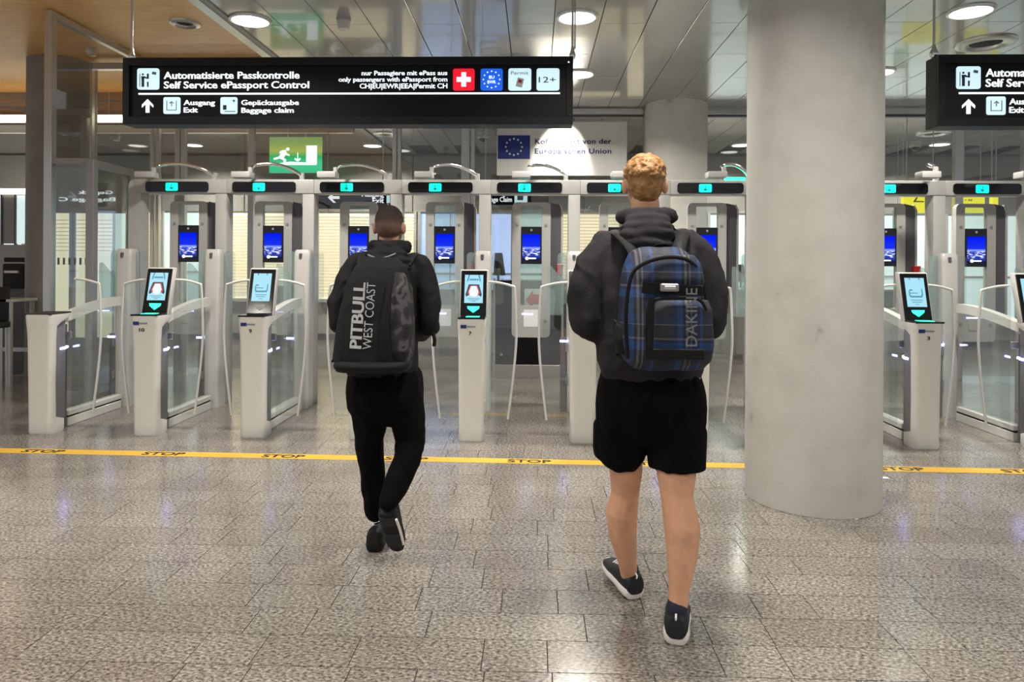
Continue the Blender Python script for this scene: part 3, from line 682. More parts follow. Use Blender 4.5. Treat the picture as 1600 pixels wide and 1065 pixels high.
# right sign
W2 = ray_y(895, 140, YS).x-ray_y(191, 140, YS).x
t, H_ = main_sign(1466, 85, 196.5, W2, 'black hanging sign cropped by the right edge of the picture', None, 0)
person_icon(t, *icon(t, sp, 1494, 104, 1531.5, 139))
ln(t, sp, 'Automatisierte Passkontrolle', 1540, 1540+224, 119.5, 12)
ln(t, sp, 'Self Service ePassport Control', 1540, 1540+240, 135.5, 12)
x0, z1 = sp(1498, 144.2); _, z0 = sp(1498, 147); obj('divider_line', bx(x0, x0+2.95, .012, .019, z0, z1), 'txt', t)
up_arrow(t, sp, 1513, 155, 178)
arrow_icon(t, *icon(t, sp, 1541, 151, 1570.5, 179.5))
ln(t, sp, 'Ausgang', 1577, 1629, 163, 9); ln(t, sp, 'Exit', 1577, 1600, 176, 9)
for x in (.012, W2-.02):
    obj('hanging_rod', tube(nb(), [(x, .08, H_+.03), (x, .08, CZ-t.location.z)], .009, 8), 'alu', t, True, 50)
    b0 = nb(); lathe(b0, (x, .08, H_), [(.012, 0), (.024, .01), (.028, .035), (.016, .06), (.01, .09)], 12); obj('rod_clamp', b0, 'chrome', t, True, 50)

# distant signs beyond the gates
def far_sign(px0, px1, py0, py1, yy, m, lb, nm='overhead_sign', d=.08):
    a = ray_y(px0, py1, yy); c = ray_y(px1, py0, yy); W_ = c.x-a.x; H_ = c.z-a.z
    t = thing(nm, lb, 'sign', (a.x, yy, a.z)); obj('sign_box', bx(0, W_, 0, d, 0, H_, .003, 1), m, t)
    for x in (W_*.12, W_*.88): obj('hanging_rod', tube(nb(), [(x, d/2, H_), (x, d/2, CZ-a.z)], .008, 6), 'alu', t)
    return t, W_, H_
def conv_for(t, yy): return lambda px, py: (ray_y(px, py, yy).x-t.location.x, ray_y(px, py, yy).z-t.location.z)
t, W_, H_ = far_sign(497, 611, 289, 326, 10.2, 'sign', 'far black sign with left arrow and Exit, behind third lane')
cv = conv_for(t, 10.2)
x, z = cv(522, 308.5); h = .075
obj('arrow', prism(nb(), [(x-.09, z), (x-.01, z+h), (x+.03, z+h), (x-.03, z+.02), (x+.08, z+.02), (x+.08, z-.02), (x-.03, z-.02), (x+.03, z-h), (x-.01, z-h)], -.008, -.001), 'txt', t)
xe, ze = cv(582, 317); x2_, _ = cv(600, 317); text('lettering', 'Exit', 'txt', t, xe, ze, .075, x2_-xe, -.004, bold=.02)
xe, ze = cv(565, 307); text('lettering', 'Ausgang', 'txt', t, xe, ze, .075, x2_-xe, -.004, bold=.02)
xe, ze = cv(604, 317); obj('icon_field', bx(xe, xe+.05, -.006, -.001, ze, ze+.16), 'icon', t)
t, W_, H_ = far_sign(748, 830, 289, 320, 10.2, 'sign', 'far black sign reading Baggage Claim behind the fifth lane')
cv = conv_for(t, 10.2); xe, ze = cv(752, 315); x2_, _ = cv(800, 315)
text('lettering', 'Baggage Claim', 'txt', t, xe, ze, .07, x2_-xe, -.004, bold=.02); xe2, ze = cv(752, 305); text('lettering', 'Gepäckausgabe', 'txt', t, xe2, ze, .07, x2_-xe, -.004, bold=.02)
xe, z1 = cv(804, 297); x2_, z0 = cv(824, 317); obj('icon_field', bx(xe, x2_, -.006, -.001, z0, z1), 'icon', t); obj('pictogram', bx(xe+.04, x2_-.06, -.010, -.006, z0+.04, z1-.07), 'greyp', t)
t, W_, H_ = far_sign(1412, 1467, 300, 331.5, 9.8, 'yellow', 'yellow sign with black left arrow right of the big column')
cv = conv_for(t, 9.8); x, z = cv(1434, 315)
obj('arrow', prism(nb(), [(x-.06, z), (x-.02, z+.06), (x+.0, z+.06), (x-.03, z+.01), (x+.08, z+.01), (x+.08, z-.006), (x-.06, z-.006)], -.006, -.001), 'inkk', t)
t, W_, H_ = far_sign(1504, 1539, 296, 332, 10.0, 'yellow', 'yellow sign with small black writing near right edge')
cv = conv_for(t, 10.0); xe, ze = cv(1507, 314); text('lettering', '+ All', 'inkk', t, xe, ze, .03, .1, -.004); xe, ze = cv(1508, 324); text('lettering', 'Bus', 'inkk', t, xe, ze, .035, .1, -.004)
t, W_, H_ = far_sign(1551, 1560, 296, 332, 10.3, 'yellow', 'narrow yellow sign strip partly behind mullion at right edge')

# ------------------------------------------------------------------ passport gates
X0 = lambda i: -4.15+.909*i
Y0 = 5.80; YPT = 7.22            # pedestal front, portal plane
ordn = ['first', 'second', 'third', 'fourth', 'fifth', 'sixth']
def where(i):   # lane naming
    return ordn[i]+' lane from left' if i < 6 else {6: 'lane just left of big column', 7: 'lane hidden behind big column', 8: 'first lane right of column', 9: 'second lane right of column'}[i]
def pedestal(kiosk):
    t = thing('gate_pedestal', None, 'pedestal' if not kiosk else 'kiosk')
    hw = .112; rings = []
    def ring(z, hw, y0, y1, r=.038):
        pts = rrect(-hw, hw, y0, y1, r, 5); return [(x, y, z) for x, y in pts]
    for z, h_, y0, y1 in ((0, hw-.012, .01, .19), (.02, hw-.010, .0, .20), (.10, hw-.010, 0, .20), (.13, hw-.009, 0, .095), (.4, hw-.006, -.002, .085), (.8, hw-.002, -.008, .085), (.905, hw+.002, -.014, .09), (.935, hw+.003, -.018, .14), (.965, hw+.004, -.020, .22), (.985, hw+.004, -.022, .245), (1.005, hw+.003, -.022, .25)):
        rings.append(ring(z, h_, y0, y1))
    obj('pedestal_body', loft(nb(), rings), 'white', t, True, 45)
    obj('rear_panel', bx(-.080, .080, .080, .225, .10, .965, .012), 'grey', t, True, 40)
    p = obj('pivot_post', cyl(nb(), (-.0, .275), .046, 0, .90), 'dgrey', t, True, 40)
    for s in (-1, 1): obj('status_light', bx(s*.081-.004, s*.081+.004, .15, .225, .694, .712, .003, 1), 'blueled', t)
    obj('status_light', bx(-.054, .054, .255, .30, .694, .712, .004, 1), 'blueled', t)
    if not kiosk:
        obj('top_cap', prismx(nb(), [(-.02, 1.003), (.245, 1.006), (.245, 1.018), (-.02, 1.012)], -.112, .112), 'blackm', t)
    return t
def kiosk(card):
    t = pedestal(True)
    obj('passport_reader', bx(-.112, .112, -.028, .15, 1.004, 1.018, .004, 1), 'black', t)
    # leaning screen head, built in local frame then sheared back
    ln_ = .25
    def lean(bm):
        for v in bm.verts: v.co.y += (v.co.z-1.0)*ln_
        return bm
    obj('screen_housing', lean(bx(-.118, .118, .145, .20, 1.0, 1.405, .008)), 'white2', t, True, 40)
    obj('screen_bezel', lean(bx(-.108, .108, .135, .147, 1.02, 1.395, .004, 1)), 'black', t)
    yf = .133; sx0, sx1, sz0, sz1 = -.078, .078, 1.125, 1.36; w_ = sx1-sx0; h_ = sz1-sz0
    scr = obj('screen', lean(bx(sx0, sx1, yf, yf+.003, sz0, sz1)), 'kscreen', t)
    X = lambda u: sx0+w_*u; Z = lambda v: sz0+h_*v
    def pc(polys, m, nm='screen_graphic', d=.0006):
        b0 = nb()
        for q in polys: prism(b0, [(X(u), Z(v)) for u, v in q], yf-d-.0006, yf-d)
        return obj(nm, lean(b0), m, scr)
    if card:
        pc([[(.2, .32), (.8, .32), (.86, .4), (.86, .62), (.8, .62), (.8, .44), (.76, .38), (.24, .38), (.2, .44), (.2, .56), (.14, .56), (.14, .4)], [(.18, .55), (.34, .55), (.34, .60), (.18, .60)], [(.18, .46), (.6, .46), (.6, .49), (.18, .49)],
            [(.2, .22), (.82, .22), (.82, .245), (.2, .245)], [(.25, .15), (.76, .15), (.76, .175), (.25, .175)], [(.4, .08), (.62, .08), (.62, .1), (.4, .1)], [(.22, .93), (.28, .93), (.28, 1), (.22, 1)], [(.72, .93), (.78, .93), (.78, 1), (.72, 1)]], 'kscreenm')
        pc([[(.3, .64), (.7, .64), (.74, .7), (.74, .88), (.26, .88), (.26, .7)]], 'kscreen')
    else:
        pc([[(.18, .75), (.28, 1), (.2, 1), (.12, .78)], [(.72, 1), (.82, .75), (.88, .78), (.8, 1)], [(.26, .86), (.74, .86), (.76, .80), (.24, .80)]], 'kscreenm')
        pc([[(.22, .66), (.78, .66), (.94, .3), (.9, .22), (.72, .3), (.64, .25), (.36, .25), (.28, .3), (.1, .22), (.06, .3)]], 'kscreend')
        pc([[(.3, .62), (.7, .62), (.84, .36), (.78, .28), (.22, .28), (.16, .36)]], 'face', d=.0014)
        pc([[(.36, .60), (.64, .60), (.76, .40), (.70, .27), (.58, .22), (.42, .22), (.3, .27), (.24, .40)]], 'kscreenw', d=.0022)
        pc([[(.15, .15), (.85, .15), (.85, .17), (.15, .17)], [(.25, .1), (.75, .1), (.75, .12), (.25, .12)], [(.38, .05), (.62, .05), (.62, .07), (.38, .07)]], 'kscreenm')
    obj('green_arrow_light', lean(prism(nb(), [(-.052, 1.098), (.052, 1.098), (.046, 1.078), (0, 1.045), (-.046, 1.078)], yf-.001, yf+.003)), 'greenled' , t)
    obj('reader_glow', bx(-.05, .06, .02, .11, 1.0185, 1.0195), 'greenled' , t)
    obj('flag_label', bx(-.088, -.04, -.0245, -.0205, .93, .957), 'flagblue', t)
    obj('flag_text', bx(-.036, .032, -.0235, -.0205, .938, .949), 'greyp', t)
    return t
kA = kiosk(False); kB = kiosk(True); ped = pedestal(False)
used = {}
def put(proto, x, y, lab, group=None, rz=0):
    if proto.name not in used: used[proto.name] = 1; o = proto
    else: o = copy_tree(proto)
    o.location = (x, y, 0); o.rotation_euler = (0, 0, rz); o['label'] = lab
    if group: o['group'] = group
    return o
klab = {10: 'white passport kiosk marked 10 with face photo on its lit screen', 9: 'white passport kiosk marked 9 with card picture on cyan screen', 8: 'white passport kiosk hidden behind man in black',
        7: 'white passport kiosk marked 7 between the two walking men', 6: 'white passport kiosk half hidden by left arm of ginger haired man', 5: 'white passport kiosk glimpsed between right man and big column',
        4: 'white passport kiosk directly behind the big column', 3: 'white passport kiosk marked 3 right of the big column', 2: 'white kiosk cut off by right picture edge', 1: 'white kiosk beyond the right picture edge'}
YK = lambda i: 5.765-.011*(X0(i)+4.15)
put(ped, X0(0), YK(0), 'white pedestal without a screen at the left end of the gates')
ks = []
for i in range(1, 11):
    n = 11-i; ks.append((n, put(kA if n in (10, 7, 6, 5) else kB, X0(i), YK(i), klab[n], 'passport kiosks along the gate row')))
for n, o in ks:
    if n < 3: o.location.x += .02*(3-n)
    text('number', str(n), 'inkk', o, -.04+(.02 if n < 10 else 0), .875, .028, .045 if n == 10 else .022, -.017, bold=.015)
    if n == 9:
        for ch in list(o.children):
            if ch.name.startswith(('green_arrow', 'reader_glow')):
                ch.data = ch.data.copy(); ch.data.materials[0] = M['frame' if ch.name.startswith('green') else 'black']
# side fences
fe = thing('side_fence', None, 'fence')
YF0, YF1 = .345, 1.02
obj('bottom_rail', bx(-.04, .04, YF0-.02, YF1+.1, .0, .075, .004, 1), 'white', fe)
obj('black_line', bx(-.034, .034, YF0-.02, YF1+.1, .075, .09), 'skirt', fe)  # black line set between the two white rails
obj('bottom_rail', bx(-.04, .04, YF0-.02, YF1+.1, .09, .135, .004, 1), 'white', fe)
b0 = nb(); n = 10; top = []; bot = []
for k in range(n+1):
    u = k/n; y = .275+u*(YF1+.1-.262); z = .99+.115*math.sin(u*PI/2); top.append((y, z)); bot.append((y, z-.075-.01*u))
prismx(b0, top+bot[::-1], -.035, .035); obj('top_rail', b0, 'white', fe)
b0 = nb(); prismx(b0, [(YF0, .13)]+[(y, z) for y, z in bot if y > YF0]+[(YF1+.1, .13)], -.006, .006); obj('glass_pane', b0, 'glassf', fe)
fl_ = ['at left end of gate row', 'behind the face-photo kiosk nearest the left', 'behind kiosk whose cyan screen shows a card', 'hidden behind man in black', 'between the two walking men', 'behind left arm of ginger haired man', 'in gap between ginger haired man and big column', 'behind the big column', 'right of the big column, nearest to it', 'cropped at right edge of picture', 'farthest right, outside the picture']
flab = fl_
for i in range(11): put(fe, X0(i), YK(i), 'white railed glass side fence '+flab[i], 'glass side fences between lanes')
# portal pillars
pp = thing('gate_pillar', None, 'pillar')
rings = []
for z, hx, hy in ((0, .075, .1), (.3, .075, .1), (1.0, .078, .10), (1.50, .082, .085), (1.565, .08, .075), (1.585, .07, .06)):
    rings.append([(x, y, z) for x, y in rrect(-hx, hx, -hy, hy, .03, 4)])
obj('pillar_body', loft(nb(), rings), 'white2', pp, True, 40)
obj('sensor_knob', lathe(nb(), (-.01, -.075, 1.52), [(.004, -.03), (.018, -.024), (.018, .024), (.004, .03)], 12), 'dgrey', pp, True, 60)
b0 = nb(); prism(b0, rrect(-.17, -.082, 1.05, 1.57, .04, 4), -.01, .0); obj('side_glass', b0, 'glassw', pp)
b0 = nb(); prism(b0, rrect(.082, .20, 1.05, 1.56, .03, 4), -.0, .01); obj('side_glass', b0, 'glass', pp)
obj('rear_post', cyl(nb(), (-.105, -.06), .036, 0, .73), 'dgrey', pp, True, 40)
obj('status_light', bx(-.145, -.07, -.10, -.094, .69, .708, .003, 1), 'blueled', pp)
obj('hinge', bx(-.09, -.075, -.11, -.09, .28, .36), 'frame', pp); obj('hinge', bx(-.09, -.075, -.11, -.09, .60, .68), 'frame', pp)
obj('wing_glass', prism(nb(), [(-.27, .95), (-.115, .95), (-.115, 1.30), (-.235, 1.44), (-.26, 1.445), (-.27, 1.43)], -.04, -.028), 'glassw', pp)
for i in range(11): put(pp, X0(i), YPT-.175, 'white head-high portal pillar '+flab[i], 'pillars at the portal uprights')
for i in (4, 5, 9):
    o = tag(obj('red_alarm_box', bx(-.035, .035, -.03, .03, -.06, .06, .006, 1), 'fire'), 'small red box on a bracket beside pillar '+{4: 'of fourth lane', 5: 'left of ginger haired man', 9: 'right of the big column'}[i], 'alarm box', 'red alarm boxes'); o.location = (X0(i)-.14, YPT+.1, 1.40)
# portal frames
def portal(first):
    t = thing('gate_portal', None, 'portal')
    HT = 2.31; HB = 2.165; D0, D1 = -.06, .10
    obj('upright', bx(.394, .514, D0, D1, 0, HB+.02, .006), 'header', t, True, 40)
    if first: obj('upright', prism(nb(), [(-.52, 0), (-.39, 0), (-.39, HB)]+[(-.39, HT)]+[(-.45-.07*math.sin(a*PI/12), HT-.07+.07*math.cos(a*PI/12)) for a in range(7)], D0, D1), 'header', t)
    obj('header_beam', bx(-.455 if first else -.3955, .514, D0-.01, D1+.02, HB, HT, .008), 'header', t, True, 40)
    A = []
    for x, z in rrect(-.33, .33, HB+.012, HB+.118, .03, 5): A.append((x, z))
    obj('display_panel', prism(nb(), A, D0-.022, D0-.008), 'black', t)
    gi = obj('green_icon', prism(nb(), rrect(-.115, .012, HB+.022, HB+.105, .012, 3), D0-.025, D0-.022), 'teal', t)
    b0 = nb(); x = -.052; z = HB+.062
    prism(b0, [(x-.003, z+.028), (x+.003, z+.028), (x+.003, z-.008), (x+.018, z-.002), (x+.018, z-.010), (x, z-.028), (x-.018, z-.010), (x-.018, z-.002), (x-.003, z-.008)], D0-.027, D0-.025); obj('down_arrow', b0, 'tealdk', gi)
    return t
pf = portal(True); pn = portal(False)
for i in range(10): put(pf if i == 0 else pn, X0(i)+.4545, YPT, 'white portal frame with green arrow display above the '+where(i), 'portal frames of the gate row')
# swing doors
def leaf(s):
    t = thing('swing_door', None, 'gate door')
    # origin at hinge; leaf spans towards lane centre (+x for s=1)
    cr_ = curve([(s*.07, 0, 1.30), (s*.16, 0, 1.293), (s*.27, 0, 1.265), (s*.292, 0, 1.235), (s*.305, 0, 1.0), (s*.308, 0, .8), (s*.29, 0, .55), (s*.255, 0, .25), (s*.24, 0, .13)], 5)
    obj('handle_bar', tube(nb(), cr_, .0105, 8), 'white', t, True, 60)
    pts = [(s*.05, .13), (s*.05, 1.30)]+[(p.x-s*.008, p.z) for p in cr_]
    obj('glass_leaf', prism(nb(), pts, -.004, .004), 'glassf', t)
    obj('hinge', bx(-.008 if s > 0 else -.05, .05 if s > 0 else .008, -.015, .015, .78, .84, .004, 1), 'frame', t)
    return t
lf = leaf(1); rf = leaf(-1)
for i in range(10):
    put(lf, X0(i)+.05, YK(i)+.275, 'left glass door leaf with white curved handle in '+where(i), 'glass gate doors')
    put(rf, X0(i+1)-.05, YK(i+1)+.275, 'right glass door leaf with white curved handle in '+where(i), 'glass gate doors')
# face capture units
def faceunit(var):
    t = thing('face_camera_unit', None, 'camera unit'); z0, z1 = .69, 2.10
    obj('frame', bool_frame(nb(), -.2, .2, z0, z1, -.112, .112, 1.02, z1-.035, -.03, .03, .05, .012), 'header', t, True, 40)
    obj('side_cheek', prism(nb(), [(.20, .95), (.31, .95), (.31, 2.03), (.29, 2.08), (.20, 2.10)], .0, .03), 'dgrey', t)
    obj('outer_edge', prism(nb(), [(.31, .95), (.33, .95), (.33, 2.03), (.30, 2.09), (.29, 2.08), (.31, 2.03)], -.01, .04), 'header', t)
    obj('glass_pane', bx(-.112, .112, -.003, .003, 1.02, z1-.035), 'glassw' if var in (7, 6) else 'glass', t)
    obj('lower_trim', bx(-.075, .075, -.034, -.03, .80, .98, .004, 1), 'whitep' if var else 'header', t)
    for x in (-.15, .15):
        obj('screw', disc_xz(nb(), x, .86, .018, -.036, -.03, 12), 'frame', t); obj('screw', disc_xz(nb(), x, 1.86, .015, -.036, -.03, 12), 'frame', t)
    d = obj('screen_housing', bx(-.108, .108, -.035, -.004, 1.455, 1.845, .004, 1), 'black', t)
    scr = uvquad('screen', -.092, .092, -.037, 1.50, 1.765, 'skyscreen', d)
    b0 = nb(); disc_xz(b0, -.045, 1.515, .018, -.041, -.038, 10); box(b0, -.03, .05, -.041, -.038, 1.508, 1.522); obj('screen_logo', b0, 'txt', d)
    b0 = nb(); disc_xz(b0, 0, 1.81, .012, -.038, -.035, 10); obj('camera_lens', b0, 'chrome', d)
    obj('light_bar', bx(-.09, .02, -.036, -.03, .93, .937), 'blueled', t)
    return t
fu = faceunit(0); fg = faceunit(7)
for i in range(10): put(fg if i in (3, 4) else fu, X0(i)+.4545+.02, YPT+.16, 'arched face camera unit, blue screen, '+where(i), 'face camera units')
# arched arms with small boxes
arms = [(336, 215, 243, 263, 255, -.25, 'first lane'), (472, 365, 394, 268, 255, -.25, 'second lane'), (609, 498, 527, 270, 256, -.25, 'third lane'), (746, 649, 677, 268, 256, -.25, 'fourth lane'),
        (884, 800, 829, 269, 257, -.35, 'fifth lane'), (1029, 955, 982, 268, 256, -.3, 'sixth lane beside ginger hair'), (1170, 1104, 1134, 268, 256, -.3, 'lane left of the big column'), (1462, 1435, 1465, 268, 256, -.45, 'lane right of the big column'), (1612, 1590, 1620, 266, 250, -.45, 'last lane at right edge')]
for px, b0x, b1x, _, pk, dy, lb in arms:
    s = ray_y(px, 280, YPT); zb = 2.31
    t = thing('arched_arm', 'silver arched arm with small white box above '+lb, 'camera arm', (s.x, YPT, zb), group='arched arms on the gate header')
    e0 = ray_y(b0x, 272, YPT+dy); e1 = ray_y(b1x, 272, YPT+dy)
    ex_ = (e0.x+e1.x)/2-s.x; hw = (e1.x-e0.x)/2; ez = e0.z-zb; pkz = ray_y((px+b1x)/2, pk+1, YPT+dy*.5).z-zb
    pts = curve([(0, 0, .045), (ex_*.2, dy*.25, .045+(pkz-.045)*.62), (ex_*.5, dy*.5, pkz), (ex_*.8, dy*.75, pkz*.86), (ex_+hw*.8, dy, ez+.055)], 6)
    if abs(ex_) < .1: pts = curve([(0, 0, .045), (0, dy*.3, .15), (0, dy*.6, .17), (ex_+hw*.3, dy, ez+.05)], 6)
    obj('arm_tube', tube(nb(), pts, .018, 10), 'chrome', t, True, 60)
    obj('base_socket', bx(-.022, .022, -.022, .022, -.002, .07, .004, 1), 'header', t)
    obj('end_socket', bx(pts[-1].x-.018, pts[-1].x+.018, dy-.018, dy+.018, ez, ez+.07, .004, 1), 'header', t)
    obj('sensor_box', bx(ex_-hw, ex_+hw, dy-.07, dy+.07, ez-.04, ez+.022, .01), 'whitep' if False else 'header', t, True, 40)
p = ray_y(1150, 281, YPT-.05)
o = tag(obj('green_status_lamp', bx(-.1, .1, -.03, .03, -.018, .018, .005, 1), 'greenled'), 'flat green lamp on header left of the big column', 'lamp'); o.location = (p.x, YPT+.0, 2.328)

# ------------------------------------------------------------------ things beyond the gates
def P0(px, py, yy): return ray_y(px, py, yy)
# dark double door with steel kick plate
x0 = P0(774, 500, 9.0).x; x1 = P0(877, 500, 9.0).x; W_ = x1-x0; ztd = P0(800, 438, 9.0).z
t = thing('barrier_door', 'dark waist-high panel with steel kick plate behind the fifth lane', 'door', (x0, 9.0, 0))
obj('door_panel', bx(0, W_, 0, .04, .13, ztd, .004, 1), 'sign', t); obj('kick_plate', bx(0, W_, -.012, .0, .0, .17, .003, 1), 'steel', t)
obj('frame_post', bx(-.03, 0, -.01, .05, 0, ztd+.03), 'alu', t); obj('frame_post', bx(W_, W_+.03, -.01, .05, 0, ztd+.03), 'alu', t)
for x in (.08,): obj('door_lock', disc_xz(nb(), x, .3, .02, -.01, 0, 12), 'chrome', t)
obj('notice_panel', bx(.37, .66, -.008, -.001, .86, 1.14, .002, 1), 'white2', t)
obj('red_arrow', prism(nb(), [(.385, 1.0), (.48, .88), (.48, .95), (.64, .95), (.64, 1.07), (.48, 1.07), (.48, 1.12)], -.012, -.008), 'redarrow', t)
# counters
def counter(px0, px1, yy, h, lb, m='white2', front='farwall'):
    x0 = P0(px0, 480, yy).x; x1 = P0(px1, 480, yy).x
    t = thing('service_counter', lb, 'counter', (x0, yy, 0), group='counters beyond the gates')
    obj('worktop', bx(-.03, x1-x0+.03, -.05, .6, h, h+.04, .005, 1), m, t); obj('front_panel', bx(0, x1-x0, 0, .03, .08, h, .003, 1), front, t)
    obj('side_panel', bx(0, .03, .03, .55, .0, h), front, t); obj('side_panel', bx(x1-x0-.03, x1-x0, .03, .55, .0, h), front, t)
    return t
counter(640, 770, 11.5, 1.0, 'pale counter beyond the gates behind kiosk 7', 'board', 'board')
counter(783, 905, 10.4, 1.18, 'dark fronted counter with monitor beyond fifth lane', 'board', 'sign')
counter(390, 475, 11.2, 1.05, 'pale counter beyond the second lane', 'board', 'fascia')
counter(1110, 1165, 11.0, 1.05, 'grey counter beyond the gates left of big column', 'board', 'fascia')
counter(1380, 1475, 11.5, 1.05, 'grey counter beyond the first lane right of big column', 'board', 'fascia')
counter(150, 205, 11.5, .95, 'grey counter seen through the left glass enclosure', 'fascia', 'dgrey')
def monitor(px0, px1, py0, py1, yy, lb):
    a = P0(px0, py1, yy); c = P0(px1, py0, yy); W_ = c.x-a.x; H_ = c.z-a.z
    t = thing('monitor', lb, 'monitor', (a.x, yy, a.z))
    obj('screen_back', prism(nb(), [(0, 0), (W_, 0), (W_*.72, H_), (0.02, H_)], 0, .03), 'blackm', t); obj('stand', bx(W_*.3, W_*.5, .0, .02, -.08, 0), 'dgrey', t)
    obj('foot', bx(W_*.15, W_*.65, -.06, .1, -.09, -.075), 'dgrey', t)
monitor(771, 790, 395, 430, 10.5, 'black monitor on the dark fronted counter behind fifth lane')
monitor(1152, 1166, 413, 440, 11.3, 'black monitor beyond the gates at left edge of big column')
# cabinets seen in left glass
x0 = P0(163, 420, 11.4).x
t = thing('storage_box', 'grey box on counter seen through the left glass enclosure', 'box', (x0, 11.5, .99)); obj('box_body', bx(0, .19, 0, .25, 0, .52, .01), 'fascia', t); obj('box_lid', bx(-.01, .2, -.01, .26, .52, .56, .005, 1), 'grey', t)
# far left desk
a = P0(-25, 468, 8.2); c = P0(38, 466, 8.2)
t = thing('standing_desk', 'pale topped standing desk at far left edge behind the gates', 'desk', (a.x, 8.0, 0)); W_ = c.x-a.x; zt_ = c.z
obj('desktop', bx(0, W_, 0, .43, zt_-.035, zt_, .004, 1), 'white2', t)
for x in (.05, W_-.07): obj('leg', bx(x, x+.04, .02, .06, 0, zt_-.035), 'alu', t)
for x in (.05, W_-.07): obj('leg', bx(x, x+.04, .38, .42, 0, zt_-.035), 'alu', t)
obj('crossbar', bx(.05, W_-.05, .385, .415, .35, .40), 'alu', t)
t = thing('office_printer', 'black printer with papers on far left desk', 'printer', (P0(24, 440, 8.9).x, 8.95, 0)); 
obj('printer_body', bx(-.14, .14, -.1, .2, 1.1, 1.42, .02), 'blackm', t, True, 40); obj('paper_tray', bx(-.09, .09, -.13, -.08, 1.30, 1.33), 'whitep', t); obj('printer_lid', bx(-.12, .14, -.1, .18, 1.44, 1.50, .01), 'blackm', t); obj('pedestal_stand', bx(-.12, .12, -.05, .18, 0, 1.1), 'dgrey', t)
t = thing('tall_stool', 'black backed tall stool cropped at far left edge', 'stool', (P0(-4, 500, 8.0).x, 8.0, 0))
obj('backrest', bx(-.14, .12, .0, .05, .75, 1.15, .02), 'blackm', t, True, 40); obj('seat', bx(-.2, .14, -.3, .05, .68, .75, .02), 'blackm', t, True, 40)
for x, y in ((-.17, -.27), (.1, -.27), (-.17, .02), (.1, .02)): obj('leg', tube(nb(), [(x, y, 0), (x*.9, y*.9, .68)], .012, 8), 'alu', t)
# wall portions at far left (glazed offices)
x0 = P0(-40, 350, 12.4).x; x1 = P0(46, 350, 12.4).x
t = thing('glazed_office_front', 'glazed office front with blue lit panes at far left', 'office front', (x0, 12.4, 0)); W_ = x1-x0
obj('lower_panel', bx(0, W_, 0, .05, 0, 1.75), 'farwall', t); obj('lintel', bx(0, W_, -.03, .05, 2.66, 2.76), 'strip', t)
for k in range(4): obj('window_pane', bx(.02+k*W_/4, W_/4*(k+1)-.02, .0, .02, 1.77, 2.64), 'winpale' if k % 2 else 'fascia', t)
for k in range(5): obj('glazing_bar', bx(k*W_/4-.015, k*W_/4+.015, -.02, .03, 1.75, 2.66), 'dgrey', t)

# ------------------------------------------------------------------ people
def ell(bm, c, r, rot=None, seg=20):
    m_ = Matrix.Translation(c) @ (rot.to_4x4() if rot else Matrix()) @ Matrix.Diagonal((*r, 1))
    bmesh.ops.create_uvsphere(bm, u_segments=seg, v_segments=seg//2+2, radius=1, matrix=m_)
def limb(bm, pts, rs, flat=1.0, seg=16):
    pts = [Vector(p) for p in pts]
    tube(bm, pts, rs, seg, flat)
    for p, r in ((pts[0], rs[0]), (pts[-1], rs[-1])): bmesh.ops.create_icosphere(bm, subdivisions=2, radius=r*.995, matrix=Matrix.Translation(p))
def ringstack(bm, rows, seg=28, e=2.4):
    """rows: (centre, rx, ry)"""
    R = []
    for c, rx, ry in rows:
        r = []
        for k in range(seg):
            a = 2*PI*k/seg; ca, sa = math.cos(a), math.sin(a)
            r.append((c[0]+rx*math.copysign(abs(ca)**(2/e), ca), c[1]+ry*math.copysign(abs(sa)**(2/e), sa), c[2]))
        R.append(r)
    return loft(bm, R)
def sculpt(name, bm, m, parent, off, vox=.008, smooth=6, folds=0, fscale=6, fstretch=(1, 1, .5), seed=0, holes=None):
    bmesh.ops.recalc_face_normals(bm, faces=bm.faces[:]); me = bpy.data.meshes.new(name); bm.to_mesh(me); bm.free()
    o = bpy.data.objects.new(name, me); COL.objects.link(o)
    r = o.modifiers.new('r', 'REMESH'); r.mode = 'VOXEL'; r.voxel_size = vox
    s = o.modifiers.new('s', 'SMOOTH'); s.iterations = smooth; s.factor = .5
    dg = bpy.context.evaluated_depsgraph_get(); dg.update(); ne = bpy.data.meshes.new_from_object(o.evaluated_get(dg)); bpy.data.objects.remove(o)
    if folds:
        ns = [v.normal.copy() for v in ne.vertices]
        for v, n_ in zip(ne.vertices, ns):
            q = Vector((v.co.x*fstretch[0], v.co.y*fstretch[1], v.co.z*fstretch[2]))*fscale+Vector((seed, seed*2, 0))
            d = 1-abs(noise.noise(q+Vector((noise.noise(q*1.7), noise.noise(q*1.3+Vector((5, 5, 5))), 0)))) * 3.0
            v.co += n_*folds*(d*.6+noise.noise(q*2.3)*.5)
    for v in ne.vertices: v.co -= off
    ne.materials.clear(); ne.materials.append(M[m] if isinstance(m, str) else m)
    for p in ne.polygons: p.use_smooth = True
    ne.name = name
    o = bpy.data.objects.new(name, ne); COL.objects.link(o); o.parent = parent; return o
